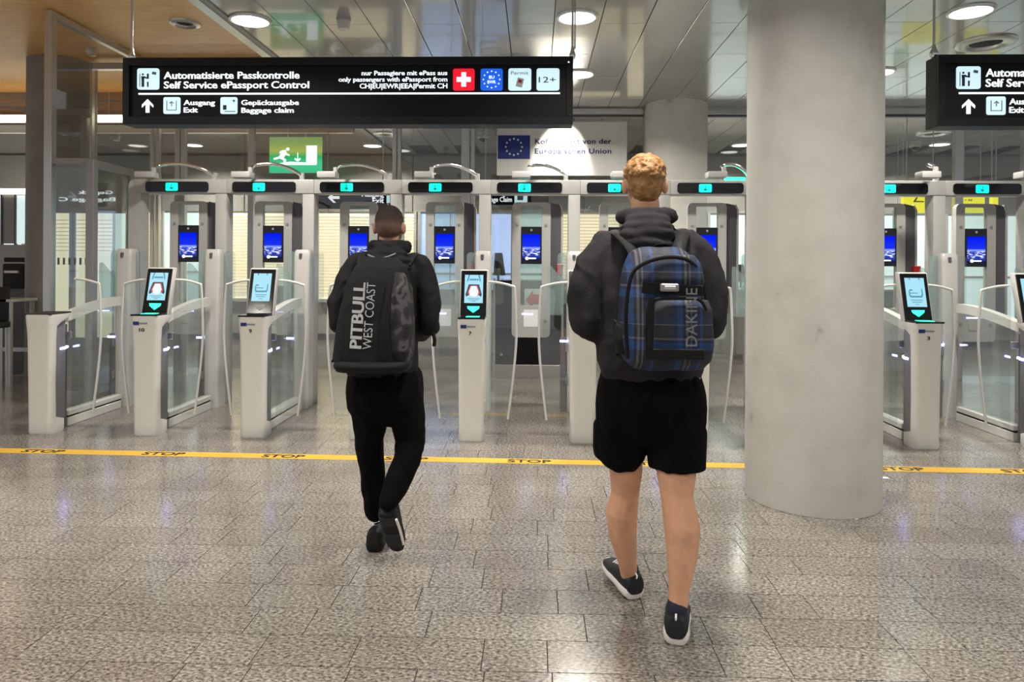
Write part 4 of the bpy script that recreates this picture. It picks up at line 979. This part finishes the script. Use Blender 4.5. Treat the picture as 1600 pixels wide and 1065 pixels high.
def head(bm, c, s=1.0, yaw=0):
    """head volumes, facing +y; c centre of cranium"""
    R = Matrix.Rotation(yaw, 3, 'Z'); V = lambda x, y, z: c+R @ (Vector((x, y, z))*s)
    ell(bm, V(0, -.012, .022), Vector((.074, .093, .088))*s, R); ell(bm, V(0, .02, -.03), Vector((.066, .075, .075))*s, R)
    ell(bm, V(0, .042, -.085), Vector((.048, .045, .036))*s, R); ell(bm, V(0, .085, -.028), Vector((.014, .022, .026))*s, R)
    ell(bm, V(0, .076, .012), Vector((.045, .02, .014))*s, R); ell(bm, V(0, .078, -.066), Vector((.026, .014, .013))*s, R)
    for q in (-1, 1):
        ell(bm, V(q*.081, -.012, -.012), Vector((.013, .019, .033))*s, R @ Matrix.Rotation(q*-.35, 3, 'Z'))
        ell(bm, V(q*.04, .055, -.03), Vector((.022, .025, .02))*s, R)
def face_bits(parent, c, off, s=1.0, yaw=0):
    R = Matrix.Rotation(yaw, 3, 'Z'); V = lambda x, y, z: c+R @ (Vector((x, y, z))*s)-off
    b0 = nb(); b1 = nb(); b2 = nb(); b3 = nb()
    for q in (-1, 1):
        ell(b0, V(q*.03, .078, -.008), Vector((.0125, .010, .008))*s, R, 12); ell(b1, V(q*.03, .0865, -.008), Vector((.005, .003, .005))*s, R, 10)
        ell(b3, V(q*.03, .088, .014), Vector((.017, .006, .004))*s, R, 10)
    ell(b2, V(0, .0905, -.066), Vector((.021, .005, .006))*s, R, 12)
    obj('eyes', b0, 'eye', parent, True); obj('irises', b1, 'iris', parent, True); obj('lips', b2, 'lip', parent, True)
    return b3
def hand(bm, wrist, fwd, palm_n, side, s=1.0):
    """wrist point, fwd dir, palm normal (direction palm faces), side: thumb direction"""
    f = fwd.normalized(); n_ = palm_n.normalized(); t_ = side.normalized()
    W = lambda a, b_, c_: wrist+(f*a+t_*b_+n_*c_)*s
    limb(bm, [W(-.01, 0, 0), W(.03, .004, 0), W(.08, .004, 0)], [.026*s, .030*s, .028*s], .62)
    limb(bm, [W(.03, -.022, 0), W(.085, -.026, 0)], [.017*s, .016*s], .8); limb(bm, [W(.03, .022, 0), W(.085, .028, 0)], [.017*s, .016*s], .8)
    for k, (b_, L_) in enumerate(((.032, .070), (.011, .080), (-.011, .074), (-.031, .058))):
        limb(bm, [W(.085, b_, 0), W(.085+L_*.42, b_*1.05, .010), W(.085+L_*.70, b_*1.05, .030), W(.085+L_*.80, b_*1.02, .052)], [.0105*s, .0098*s, .009*s, .008*s], 1, 10)
    limb(bm, [W(.012, .022, .004), W(.04, .050, .014), W(.068, .060, .028), W(.088, .056, .044)], [.015*s, .0125*s, .011*s, .009*s], 1, 10)
def shoe(parent, off, heel, toe_dir, up, L_=.30, w_=.054, sole='sole', upper='shoe', accents=True):
    y = toe_dir.normalized(); x = y.cross(up).normalized(); z = x.cross(y)
    T = lambda a, b_, c_: heel-off+x*a+y*b_+z*c_
    prof = [(0, .62), (.008, .80), (.03, .93), (.07, .95), (.12, .90), (.19, 1.0), (.25, .92), (.285, .66), (L_, .3)]
    def ring(yy, hw, z0, z1, top=1.0, seg=14):
        r = []
        for k in range(seg):
            a = 2*PI*k/seg; ca, sa = math.cos(a), math.sin(a)
            xx = hw*math.copysign(abs(ca)**.7, ca); zz = (z0+z1)/2+(z1-z0)/2*math.copysign(abs(sa)**.7, sa)
            if sa > 0: xx *= 1-(1-top)*sa
            r.append(T(xx, yy, zz))
        return r
    obj('sole', loft(nb(), [ring(yy, w_*k, .014*abs(yy-.1)*(yy > .2)+.002+.016*(yy < .004), .066-.11*min(yy, .22)+.0*(yy > .15)) for yy, k in prof]), sole, parent, True, 50)
    b0 = nb(); loft(b0, [ring(.0+yy, w_*k*.96, .0-.001, .014) for yy, k in ((.03, .8), (.06, .86), (.09, .84))])
    loft(b0, [ring(yy, w_*k*.96, -.001, .014) for yy, k in ((.15, .84), (.20, .92), (.25, .8))]); obj('outsole', b0, 'shoe', parent, True, 50)
    up_ = [(-.004, .60, .080, .80), (.002, .74, .108, .72), (.025, .86, .118, .72), (.07, .90, .114, .70), (.11, .90, .104, .66), (.15, .90, .088, .6), (.20, .95, .072, .7), (.25, .88, .060, .75), (.28, .62, .05, .8), (L_-.006, .28, .042, .9)]
    obj('upper', loft(nb(), [ring(yy, w_*k*1.0, .030, zz, tp) for yy, k, zz, tp in up_]), upper, parent, True, 50)
    b0 = nb()
    for k in range(4):
        q = .125+k*.022; zz = .104-k*.008; tube(b0, [T(-.022, q, zz-.004), T(0, q+.004, zz+.004), T(.022, q, zz-.004)], .0028, 6)
    obj('laces', b0, 'whitep' if accents else 'strap', parent)
    if accents:
        b0 = nb(); tube(b0, curve([T(0, -.004, .104), T(.0, -.010, .116), T(.0, .004, .122)], 3), .004, 6); obj('heel_loop', b0, 'whitep', parent)
        obj('heel_stripe', bx(-.018, .018, -.002, .002, -.006, .006), 'frame', parent).matrix_local = Matrix.Translation(T(0, .004, .078)) @ Matrix((x, y, z)).transposed().to_4x4()

# ======== ginger haired man
ctr = P(1014, 600, 2.88); off = Vector((ctr.x, ctr.y, 0))
G = thing('person', 'person with short ginger hair in charcoal hoodie and black shorts walking', 'person', off)
J = P
hc = P(1007, 287, 2.94)
legs = {'L': [(J(985, 600, 2.88), .085), (J(975, 690, 2.93), .078), (J(978, 735, 2.97), .070), (J(977, 768, 3.0), .060), (J(971, 800, 3.0), .068), (J(973, 835, 3.02), .060), (J(980, 875, 3.05), .042), (J(984, 905, 3.09), .035)],
        'R': [(J(1042, 600, 2.86), .085), (J(1055, 690, 2.82), .080), (J(1057, 740, 2.80), .078), (J(1058, 778, 2.78), .063), (J(1066, 825, 2.76), .071), (J(1066, 865, 2.75), .061), (J(1061, 920, 2.74), .041), (J(1058, 965, 2.735), .036)]}
b0 = nb(); head(b0, hc, 1.03)
limb(b0, [hc+Vector((0, -.015, -.07)), P(1009, 345, 2.92), P(1010, 385, 2.9)], [.058, .062, .07])
ringstack(b0, [(P(1012, y_, 2.88), rx, ry) for y_, rx, ry in ((590, .16, .11), (540, .15, .105), (480, .15, .105), (420, .175, .115), (380, .15, .09), (362, .08, .06))])
arms_ = {'L': [(P(948, 392, 2.88), .06), (P(914, 488, 2.86), .047), (P(972, 520, 3.13), .030)], 'R': [(P(1076, 392, 2.88), .06), (P(1108, 492, 2.86), .047), (P(1050, 520, 3.13), .030)]}
for k, a_ in arms_.items():
    md = (P(945, 517, 2.98) if k == 'L' else P(1078, 519, 2.98)); limb(b0, [a_[0][0], a_[1][0]+Vector((0, 0, -.012)), md, a_[2][0]], [a_[0][1], a_[1][1], .038, .028]); wr = a_[-1][0]; fw = (wr-a_[-2][0]).normalized()
    sd = 1 if k == 'L' else -1
    hand(b0, wr+fw*.012, fw+Vector((0, .2, 0)), Vector((sd*.3, 0, -1)) if False else Vector((sd, -.2, -.2)), Vector((0, .15, 1)))
for k in 'LR': limb(b0, [q for q, r in legs[k]], [r for q, r in legs[k]])
sculpt('body', b0, 'skinG', G, off, .0065, 3)
# passport held in the hands
# hair
b0 = nb(); hr = Matrix()
for k in range(170):
    a = random.random()*2*PI; u = random.uniform(-.1, 1); rr = math.sqrt(max(0, 1-u*u)); dy = math.sin(a)*rr; dx = math.cos(a)*rr
    if dy > .55 and u < .55: continue
    ell(b0, hc+Vector((dx*.072, -.016+dy*.086, .030+u*.082)), Vector((.020, .020, .015))*random.uniform(.8, 1.1), None, 8)
ell(b0, hc+Vector((0, -.018, .032)), Vector((.081, .096, .088)))
ell(b0, hc+Vector((0, -.05, -.012)), Vector((.068, .060, .075)))
sculpt('hair', b0, 'ginger', G, off, .0045, 3, folds=.0022, fscale=34, fstretch=(1, 1, 1))
b3 = face_bits(G, hc, off, 1.03); obj('eyebrows', b3, 'ginger', G, True)
# hoodie
b0 = nb()
ringstack(b0, [(P(cx_, y_, zc_), rx, ry) for cx_, y_, zc_, rx, ry in ((1017, 590, 2.88, .200, .135), (1017, 577, 2.88, .212, .15), (1015, 560, 2.87, .222, .158), (1014, 520, 2.87, .212, .15), (1012, 470, 2.87, .210, .145), (1012, 425, 2.88, .218, .145), (1012, 395, 2.89, .212, .130), (1012, 375, 2.90, .165, .110), (1011, 358, 2.91, .105, .085), (1010, 346, 2.91, .085, .08))])
limb(b0, [P(950, 388, 2.89), P(930, 415, 2.88), P(915, 460, 2.86), P(918, 500, 2.86)], [.082, .082, .075, .072])
limb(b0, [P(918, 500, 2.86), P(945, 518, 2.98), P(968, 522, 3.10)], [.072, .062, .05])
limb(b0, [P(1074, 388, 2.89), P(1094, 415, 2.88), P(1108, 460, 2.86), P(1106, 503, 2.86)], [.082, .082, .075, .072])
limb(b0, [P(1106, 503, 2.86), P(1078, 520, 2.98), P(1055, 523, 3.10)], [.072, .062, .05])
sculpt('hoodie', b0, 'hoodie', G, off, .008, 5, folds=.009, fscale=5.5, fstretch=(1.3, 1.3, .8), seed=3)
b0 = nb()   # hood lying on the back
nk = P(1010, 334, 2.91)
for k in range(15):
    a = PI*2*k/15; r_ = .036 if math.sin(a) < .3 else .03
    ell(b0, nk+Vector((.092*math.cos(a), .075*math.sin(a)+.0, -.012+.0*math.sin(a))), Vector((.038, .034, .032)), None, 12)
for y_, hw_, zc_, rz_ in ((344, .095, 2.81, .03), (354, .105, 2.79, .033), (367, .115, 2.775, .036), (382, .105, 2.765, .034), (396, .07, 2.77, .03), (406, .035, 2.78, .022)):
    ell(b0, P(1012, y_, zc_), Vector((hw_, .045, rz_)), None, 20)
sculpt('hood', b0, 'hoodie', G, off, .007, 4, folds=.006, fscale=9, fstretch=(.8, 1, 1.6), seed=9)
b0 = nb(); ringstack(b0, [(P(1018, y_, 2.88), .197, .135) for y_ in (595, 588, 580)]); obj('shirt_hem', b0, 'whitep', G, True, 50).location = -off
# shorts
b0 = nb()
ringstack(b0, [(P(1017, y_, 2.88), rx, ry) for y_, rx, ry in ((692, .185, .07), (680, .205, .105), (655, .222, .140), (630, .222, .152), (600, .212, .145), (582, .198, .137), (574, .185, .13))])
limb(b0, [P(988, 630, 2.89), P(974, 665, 2.91), P(971, 697, 2.93)], [.115, .115, .108])
ringstack(b0, [(P(969.5, y_, zc_), rx, rx) for y_, zc_, rx in ((713, 2.94, .103), (700, 2.93, .108), (660, 2.91, .113))], e=2)
limb(b0, [P(1042, 630, 2.87), P(1053, 668, 2.85), P(1057, 705, 2.83)], [.118, .118, .112])
ringstack(b0, [(P(1057, y_, zc_), rx, rx) for y_, zc_, rx in ((729, 2.82, .110), (710, 2.83, .113), (668, 2.85, .117))], e=2)
sculpt('shorts', b0, 'bpants', G, off, .008, 3, folds=.008, fscale=6, fstretch=(1.2, 1.2, .5), seed=5)
# socks + shoes
for k, (an, zc_) in {'L': ((984, 900), 3.08), 'R': ((1058, 956), 2.735)}.items():
    b0 = nb(); a = P(an[0], an[1]-6, zc_); limb(b0, [a+Vector((0, 0, .012)), a-Vector((0, -.01, .08))], [.0415, .038]); sculpt('sock', b0, 'sock', G, off, .006, 2)
hl = ray_z(993, 938, 0); sL = G
shoe(G, off, hl+Vector((0, .0, .0)), Vector((-.32, 1, .10)), Vector((0, -.1, 1)))
hl = ray_z(1056, 1010, 0)
shoe(G, off, hl, Vector((.24, 1, 0)), Vector((0, 0, 1)))

# backpack (plaid)
bc = P(1040, 480, 2.66)
bag = thing('backpack', 'blue and black plaid backpack on ginger haired man', 'backpack', bc)
b0 = nb(); k_ = 2.62/F
def brow(px0, px1, py, y, ry): c = P((px0+px1)/2, py, 2.66); return (Vector((c.x, c.y+y, c.z)), (px1-px0)/2*k_, ry)
ringstack(b0, [brow(998, 1062, 386, .03, .05), brow(984, 1078, 396, .03, .085), brow(974, 1090, 420, .02, .11), brow(968, 1100, 460, .015, .12), brow(966, 1108, 500, .01, .13), brow(966, 1113, 535, .01, .135), brow(972, 1112, 560, .015, .125), brow(990, 1100, 576, .03, .09)], e=3)
sculpt('main_compartment', b0, 'plaid', bag, bc, .008, 5, folds=.004, fscale=9)
b0 = nb(); ringstack(b0, [brow(1010, 1080, 398, -.045, .04), brow(994, 1090, 412, -.05, .05), brow(988, 1095, 436, -.055, .055), brow(990, 1096, 449, -.05, .045)], e=3); sculpt('top_pocket', b0, 'plaid', bag, bc, .007, 4)
b0 = nb(); ringstack(b0, [brow(1012, 1098, 466, -.08, .035), brow(1008, 1103, 480, -.085, .05), brow(1008, 1106, 520, -.085, .055), brow(1010, 1106, 545, -.08, .05), brow(1020, 1098, 556, -.07, .035)], e=3); sculpt('front_pocket', b0, 'plaid', bag, bc, .007, 4)
b0 = nb(); ringstack(b0, [brow(962, 990, 505, -.0, .05), brow(958, 988, 530, 0, .06), brow(962, 990, 552, 0, .05)], e=2.5); sculpt('side_pocket', b0, 'strap', bag, bc, .007, 4)
def btube(nm, pts, r, m='strap', flat=.35, seg=8):
    return obj(nm, tube(nb(), curve([p-bc for p in pts], 5), r, seg, flat), m, bag, True, 50)
zf = 2.497
b0 = nb()
prism(b0, [( (px-1040)*zf/F, (480-py)*zf/F) for px, py in ((1005, 440), (1096, 446), (1100, 462), (1003, 458))], -.0, .02)
o = obj('flap_band', b0, 'strap', bag); o.location = P(1040, 480, zf+.02)-bc
o = obj('buckle', bx(-.032, .032, -.012, .012, -.014, .014, .004, 1), 'frame', bag); o.location = P(1046, 449, zf)-bc
o = obj('buckle_prong', bx(-.012, .03, -.016, -.011, -.008, .008, .003, 1), 'alu', bag); o.location = P(1042, 449, zf)-bc
o = obj('lower_strap', bx(-.11, .10, -.008, .008, -.018, .018, .003, 1), 'strap', bag); o.location = P(1056, 553, zf+.005)-bc
btube('zip_trim', [P(1012, 550, zf+.02), P(1011, 510, zf), P(1013, 480, zf), P(1024, 468, zf), P(1060, 465, zf-.005), P(1092, 468, zf), P(1104, 485, zf+.01)], .006)
btube('zip_trim', [P(981, 560, 2.57), P(978, 500, 2.56), P(984, 440, 2.56), P(1000, 415, 2.56), P(1040, 402, 2.56), P(1078, 408, 2.56), P(1098, 440, 2.58), P(1108, 500, 2.58)], .007)
btube('compression_strap', [P(1018, 466, zf), P(1017, 500, zf-.002), P(1016, 545, zf)], .012, flat=.3)
btube('shoulder_strap', [P(962, 362, 2.93), P(968, 366, 2.80), P(982, 380, 2.75), P(992, 396, 2.72)], .028, flat=.35)
btube('shoulder_strap', [P(1066, 360, 2.93), P(1066, 366, 2.80), P(1062, 380, 2.75), P(1058, 396, 2.72)], .028, flat=.35)
btube('grab_handle', [P(1015, 392, 2.70), P(1025, 384, 2.66), P(1040, 383, 2.66), P(1050, 392, 2.70)], .010)
btube('side_strap', [P(962, 500, 2.76), P(975, 520, 2.68), P(965, 555, 2.74)], .009)
t_ = text('brand_lettering', 'DAKINE', 'greyp', bag, 0, 0, .040, .205, 0, bold=0, rot='up'); M['letG'] = mat('grey_embroidery', (.17, .17, .18), .6); t_.data.materials[0] = M['letG']
t_.location = P(1089, 541, zf-.022)-bc
o = obj('small_emblem', bx(-.008, .008, -.004, .004, -.02, .02), 'letG', bag); o.location = P(1062, 385, 2.69)-bc

# ======== man in black
ctr = P(603, 600, 3.50); off = Vector((ctr.x, ctr.y, 0))
D = thing('person', 'person with short dark hair in all black clothes walking', 'person', off)
hc = P(609, 354, 3.50)
lg = {'L': [(P(584, 600, 3.50), .085), (P(576, 650, 3.50), .078), (P(580, 700, 3.52), .055), (P(582, 740, 3.55), .05), (P(585, 800, 3.60), .036)],
      'R': [(P(626, 600, 3.48), .085), (P(636, 650, 3.50), .075), (P(642, 692, 3.50), .055), (P(632, 730, 3.44), .052), (P(610, 785, 3.36), .035)]}
b0 = nb(); s_ = .90; head(b0, hc, s_, -.08)
limb(b0, [hc+Vector((0, -.012, -.06)), P(609, 392, 3.50), P(609, 410, 3.50)], [.052, .056, .065])
ringstack(b0, [(P(604, y_, 3.5), rx, ry) for y_, rx, ry in ((590, .14, .10), (540, .13, .095), (480, .14, .10), (430, .150, .10), (408, .11, .07), (392, .065, .05))])
ad_ = {'L': [(P(564, 424, 3.50), .044), (P(530, 500, 3.48), .042), (P(575, 515, 3.75), .028)], 'R': [(P(652, 424, 3.50), .044), (P(674, 500, 3.48), .042), (P(640, 512, 3.75), .028)]}
for k, a_ in ad_.items():
    md = (P(550, 512, 3.60) if k == 'L' else P(658, 517, 3.60)); limb(b0, [a_[0][0], a_[1][0]+Vector((0, 0, -.008)), md, a_[2][0]], [a_[0][1], a_[1][1], .034, .026]); wr = a_[-1][0]; fw = (wr-a_[-2][0]).normalized(); sd = 1 if k == 'L' else -1
    hand(b0, wr+fw*.012, fw+Vector((0, .2, 0)), Vector((sd, -.2, -.2)), Vector((0, .15, 1)), .95)
for k in 'LR': limb(b0, [q for q, r in lg[k]], [r for q, r in lg[k]])
sculpt('body', b0, 'skinD', D, off, .0065, 3)
b0 = nb(); ell(b0, hc+Vector((0, -.012, .028)), Vector((.071, .087, .080))); ell(b0, hc+Vector((0, -.036, .0)), Vector((.0655, .065, .062)))
sculpt('hair', b0, 'dhair', D, off, .006, 3, folds=.001, fscale=40)
b3 = face_bits(D, hc, off, s_, -.08); obj('eyebrows', b3, 'dhair', D, True)
b0 = nb()
ringstack(b0, [(P(cx_, y_, 3.50), rx, ry) for cx_, y_, rx, ry in ((598, 586, .165, .12), (594, 570, .19, .14), (596, 545, .185, .14), (602, 500, .165, .125), (604, 450, .165, .125), (607, 425, .165, .12), (608, 408, .135, .10), (609, 394, .08, .075), (609, 386, .072, .07))])
limb(b0, [P(562, 416, 3.50), P(546, 440, 3.49), P(533, 475, 3.48), P(532, 500, 3.48)], [.07, .072, .066, .064])
limb(b0, [P(532, 500, 3.48), P(550, 512, 3.60), P(570, 515, 3.70)], [.064, .055, .045])
limb(b0, [P(655, 416, 3.50), P(662, 440, 3.49), P(670, 475, 3.48), P(670, 508, 3.48)], [.066, .066, .060, .058])
limb(b0, [P(670, 508, 3.48), P(658, 518, 3.60), P(644, 514, 3.70)], [.055, .048, .042])
sculpt('jacket', b0, 'bjacket', D, off, .008, 4, folds=.008, fscale=6, fstretch=(1.3, 1.3, .8), seed=13)
b0 = nb(); nk = P(609, 388, 3.50)
for k in range(15):
    a = PI*2*k/15; ell(b0, nk+Vector((.078*math.cos(a), .066*math.sin(a), .006)), Vector((.032, .030, .034)), None, 12)
for y_, hw_, zc_, rz_ in ((396, .10, 3.41, .028), (408, .125, 3.39, .03), (418, .12, 3.38, .028), (428, .08, 3.385, .02)): ell(b0, P(604, y_, zc_), Vector((hw_, .04, rz_)), None, 20)
sculpt('hood', b0, 'bjacket', D, off, .007, 4, folds=.006, fscale=9, fstretch=(.8, 1, 1.6), seed=21)
b0 = nb(); tube(b0, curve([P(575, 398, 3.39), P(590, 404, 3.345), P(606, 401, 3.34), P(618, 396, 3.37)], 5), .005, 6); o = obj('hood_trim', b0, 'letG', D, True); o.location = -off
# trousers
b0 = nb()
ringstack(b0, [(P(602, y_, 3.50), rx, ry) for y_, rx, ry in ((662, .15, .06), (650, .17, .09), (635, .185, .12), (610, .19, .135), (585, .18, .125), (572, .16, .115))])
limb(b0, [P(582, 615, 3.50), P(577, 650, 3.50), P(577, 690, 3.51), P(582, 725, 3.54), P(583, 760, 3.57), P(585, 802, 3.60)], [.098, .092, .072, .064, .058, .047])
limb(b0, [P(628, 615, 3.49), P(636, 650, 3.50), P(641, 690, 3.50), P(634, 722, 3.45), P(620, 756, 3.40), P(608, 783, 3.36)], [.098, .088, .070, .066, .060, .048])
sculpt('trousers', b0, 'bpants', D, off, .008, 3, folds=.008, fscale=7, fstretch=(1.2, 1.2, .6), seed=17)
hl = ray_z(584, 864, 0)
shoe(D, off, hl, Vector((-.05, 1, 0)), Vector((0, 0, 1)), .29, .050, 'bshoe', 'bshoe', False)
hp = P(601, 803, 3.34); tp = ray_z(620, 868, 0)+Vector((0, 0, .012))
dirv = tp-hp; upv = Vector((0, .85, .55))
shoe(D, off, hp, dirv, Vector((.1, 1, .5)), .29, .050, 'bshoe', 'bshoe', False)
b0 = nb(); a = (hp-off); x_ = dirv.normalized().cross(Vector((.1, 1, .5))).normalized()
tube(b0, curve([a+x_*.05+dirv*.12, a+x_*.053+dirv*.4, a+x_*.05+dirv*.75], 4), .007, 6); obj('sole_stripe', b0, 'sole', D)
# black backpack
bc = P(592, 480, 3.30)
bag = thing('backpack', 'black backpack with vertical white PITBULL lettering on man in black', 'backpack', bc); k_ = 3.26/F
def brow2(px0, px1, py, y, ry): c = P((px0+px1)/2, py, 3.30); return (Vector((c.x, c.y+y, c.z)), (px1-px0)/2*k_, ry)
b0 = nb(); ringstack(b0, [brow2(568, 618, 402, .03, .05), brow2(553, 634, 416, .03, .085), brow2(542, 640, 440, .02, .10), brow2(532, 644, 480, .015, .115), brow2(524, 646, 530, .01, .12), brow2(520, 645, 562, .01, .12), brow2(530, 638, 579, .03, .09)], e=3)
sculpt('main_compartment', b0, 'bjacket', bag, bc, .008, 5, folds=.004, fscale=8)
b0 = nb(); ringstack(b0, [brow2(618, 634, 425, .01, .08), brow2(614, 643, 450, -.005, .10), brow2(610, 647, 500, -.01, .108), brow2(610, 647, 545, -.01, .105), brow2(618, 642, 566, .0, .085)], e=2.8)
sculpt('camouflage_side_panel', b0, 'camo', bag, bc, .007, 4)['label'] = 'grey camouflage side panel'
b0 = nb(); ringstack(b0, [brow2(528, 645, 560, -.025, .10), brow2(524, 646, 568, -.03, .11), brow2(528, 640, 578, -.02, .10)], e=3); sculpt('bottom_panel', b0, 'strap', bag, bc, .008, 4)
M['letW'] = mat('white_print_fabric', (.42, .43, .44), .6)
zf = 3.155
t_ = text('bold_lettering', 'PITBULL', 'letW', bag, 0, 0, .052, .298, 0, bold=.028, rot='up'); t_.location = P(564, 545, zf)-bc; t_.rotation_euler = (0, math.radians(3.5), 0)
t_ = text('thin_lettering', 'WEST COAST', 'letG', bag, 0, 0, .040, .300, 0, bold=-.006, rot='up'); t_.location = P(580, 546, zf)-bc; t_.rotation_euler = (0, math.radians(3.5), 0); t_.data.materials[0] = M['letW']
def btube2(nm, pts, r, m='strap', flat=.35): return obj(nm, tube(nb(), curve([p-bc for p in pts], 5), r, 8, flat), m, bag, True, 50)
btube2('shoulder_strap', [P(572, 395, 3.55), P(568, 398, 3.43), P(566, 412, 3.38)], .026); btube2('shoulder_strap', [P(648, 397, 3.55), P(642, 400, 3.43), P(634, 414, 3.38)], .026)
btube2('strap_edge', [P(636, 396, 3.50), P(641, 399, 3.43), P(638, 410, 3.38)], .006, 'letW')
btube2('zip_seam', [P(606, 570, 3.19), P(604, 520, 3.17), P(606, 470, 3.18), P(612, 430, 3.20)], .005)
btube2('loose_strap', [P(528, 560, 3.34), P(521, 561, 3.35), P(519, 566, 3.35)], .008, flat=.4)
btube2('loose_strap', [P(676, 520, 3.40), P(679, 530, 3.40), P(678, 541, 3.40)], .009, flat=.4)
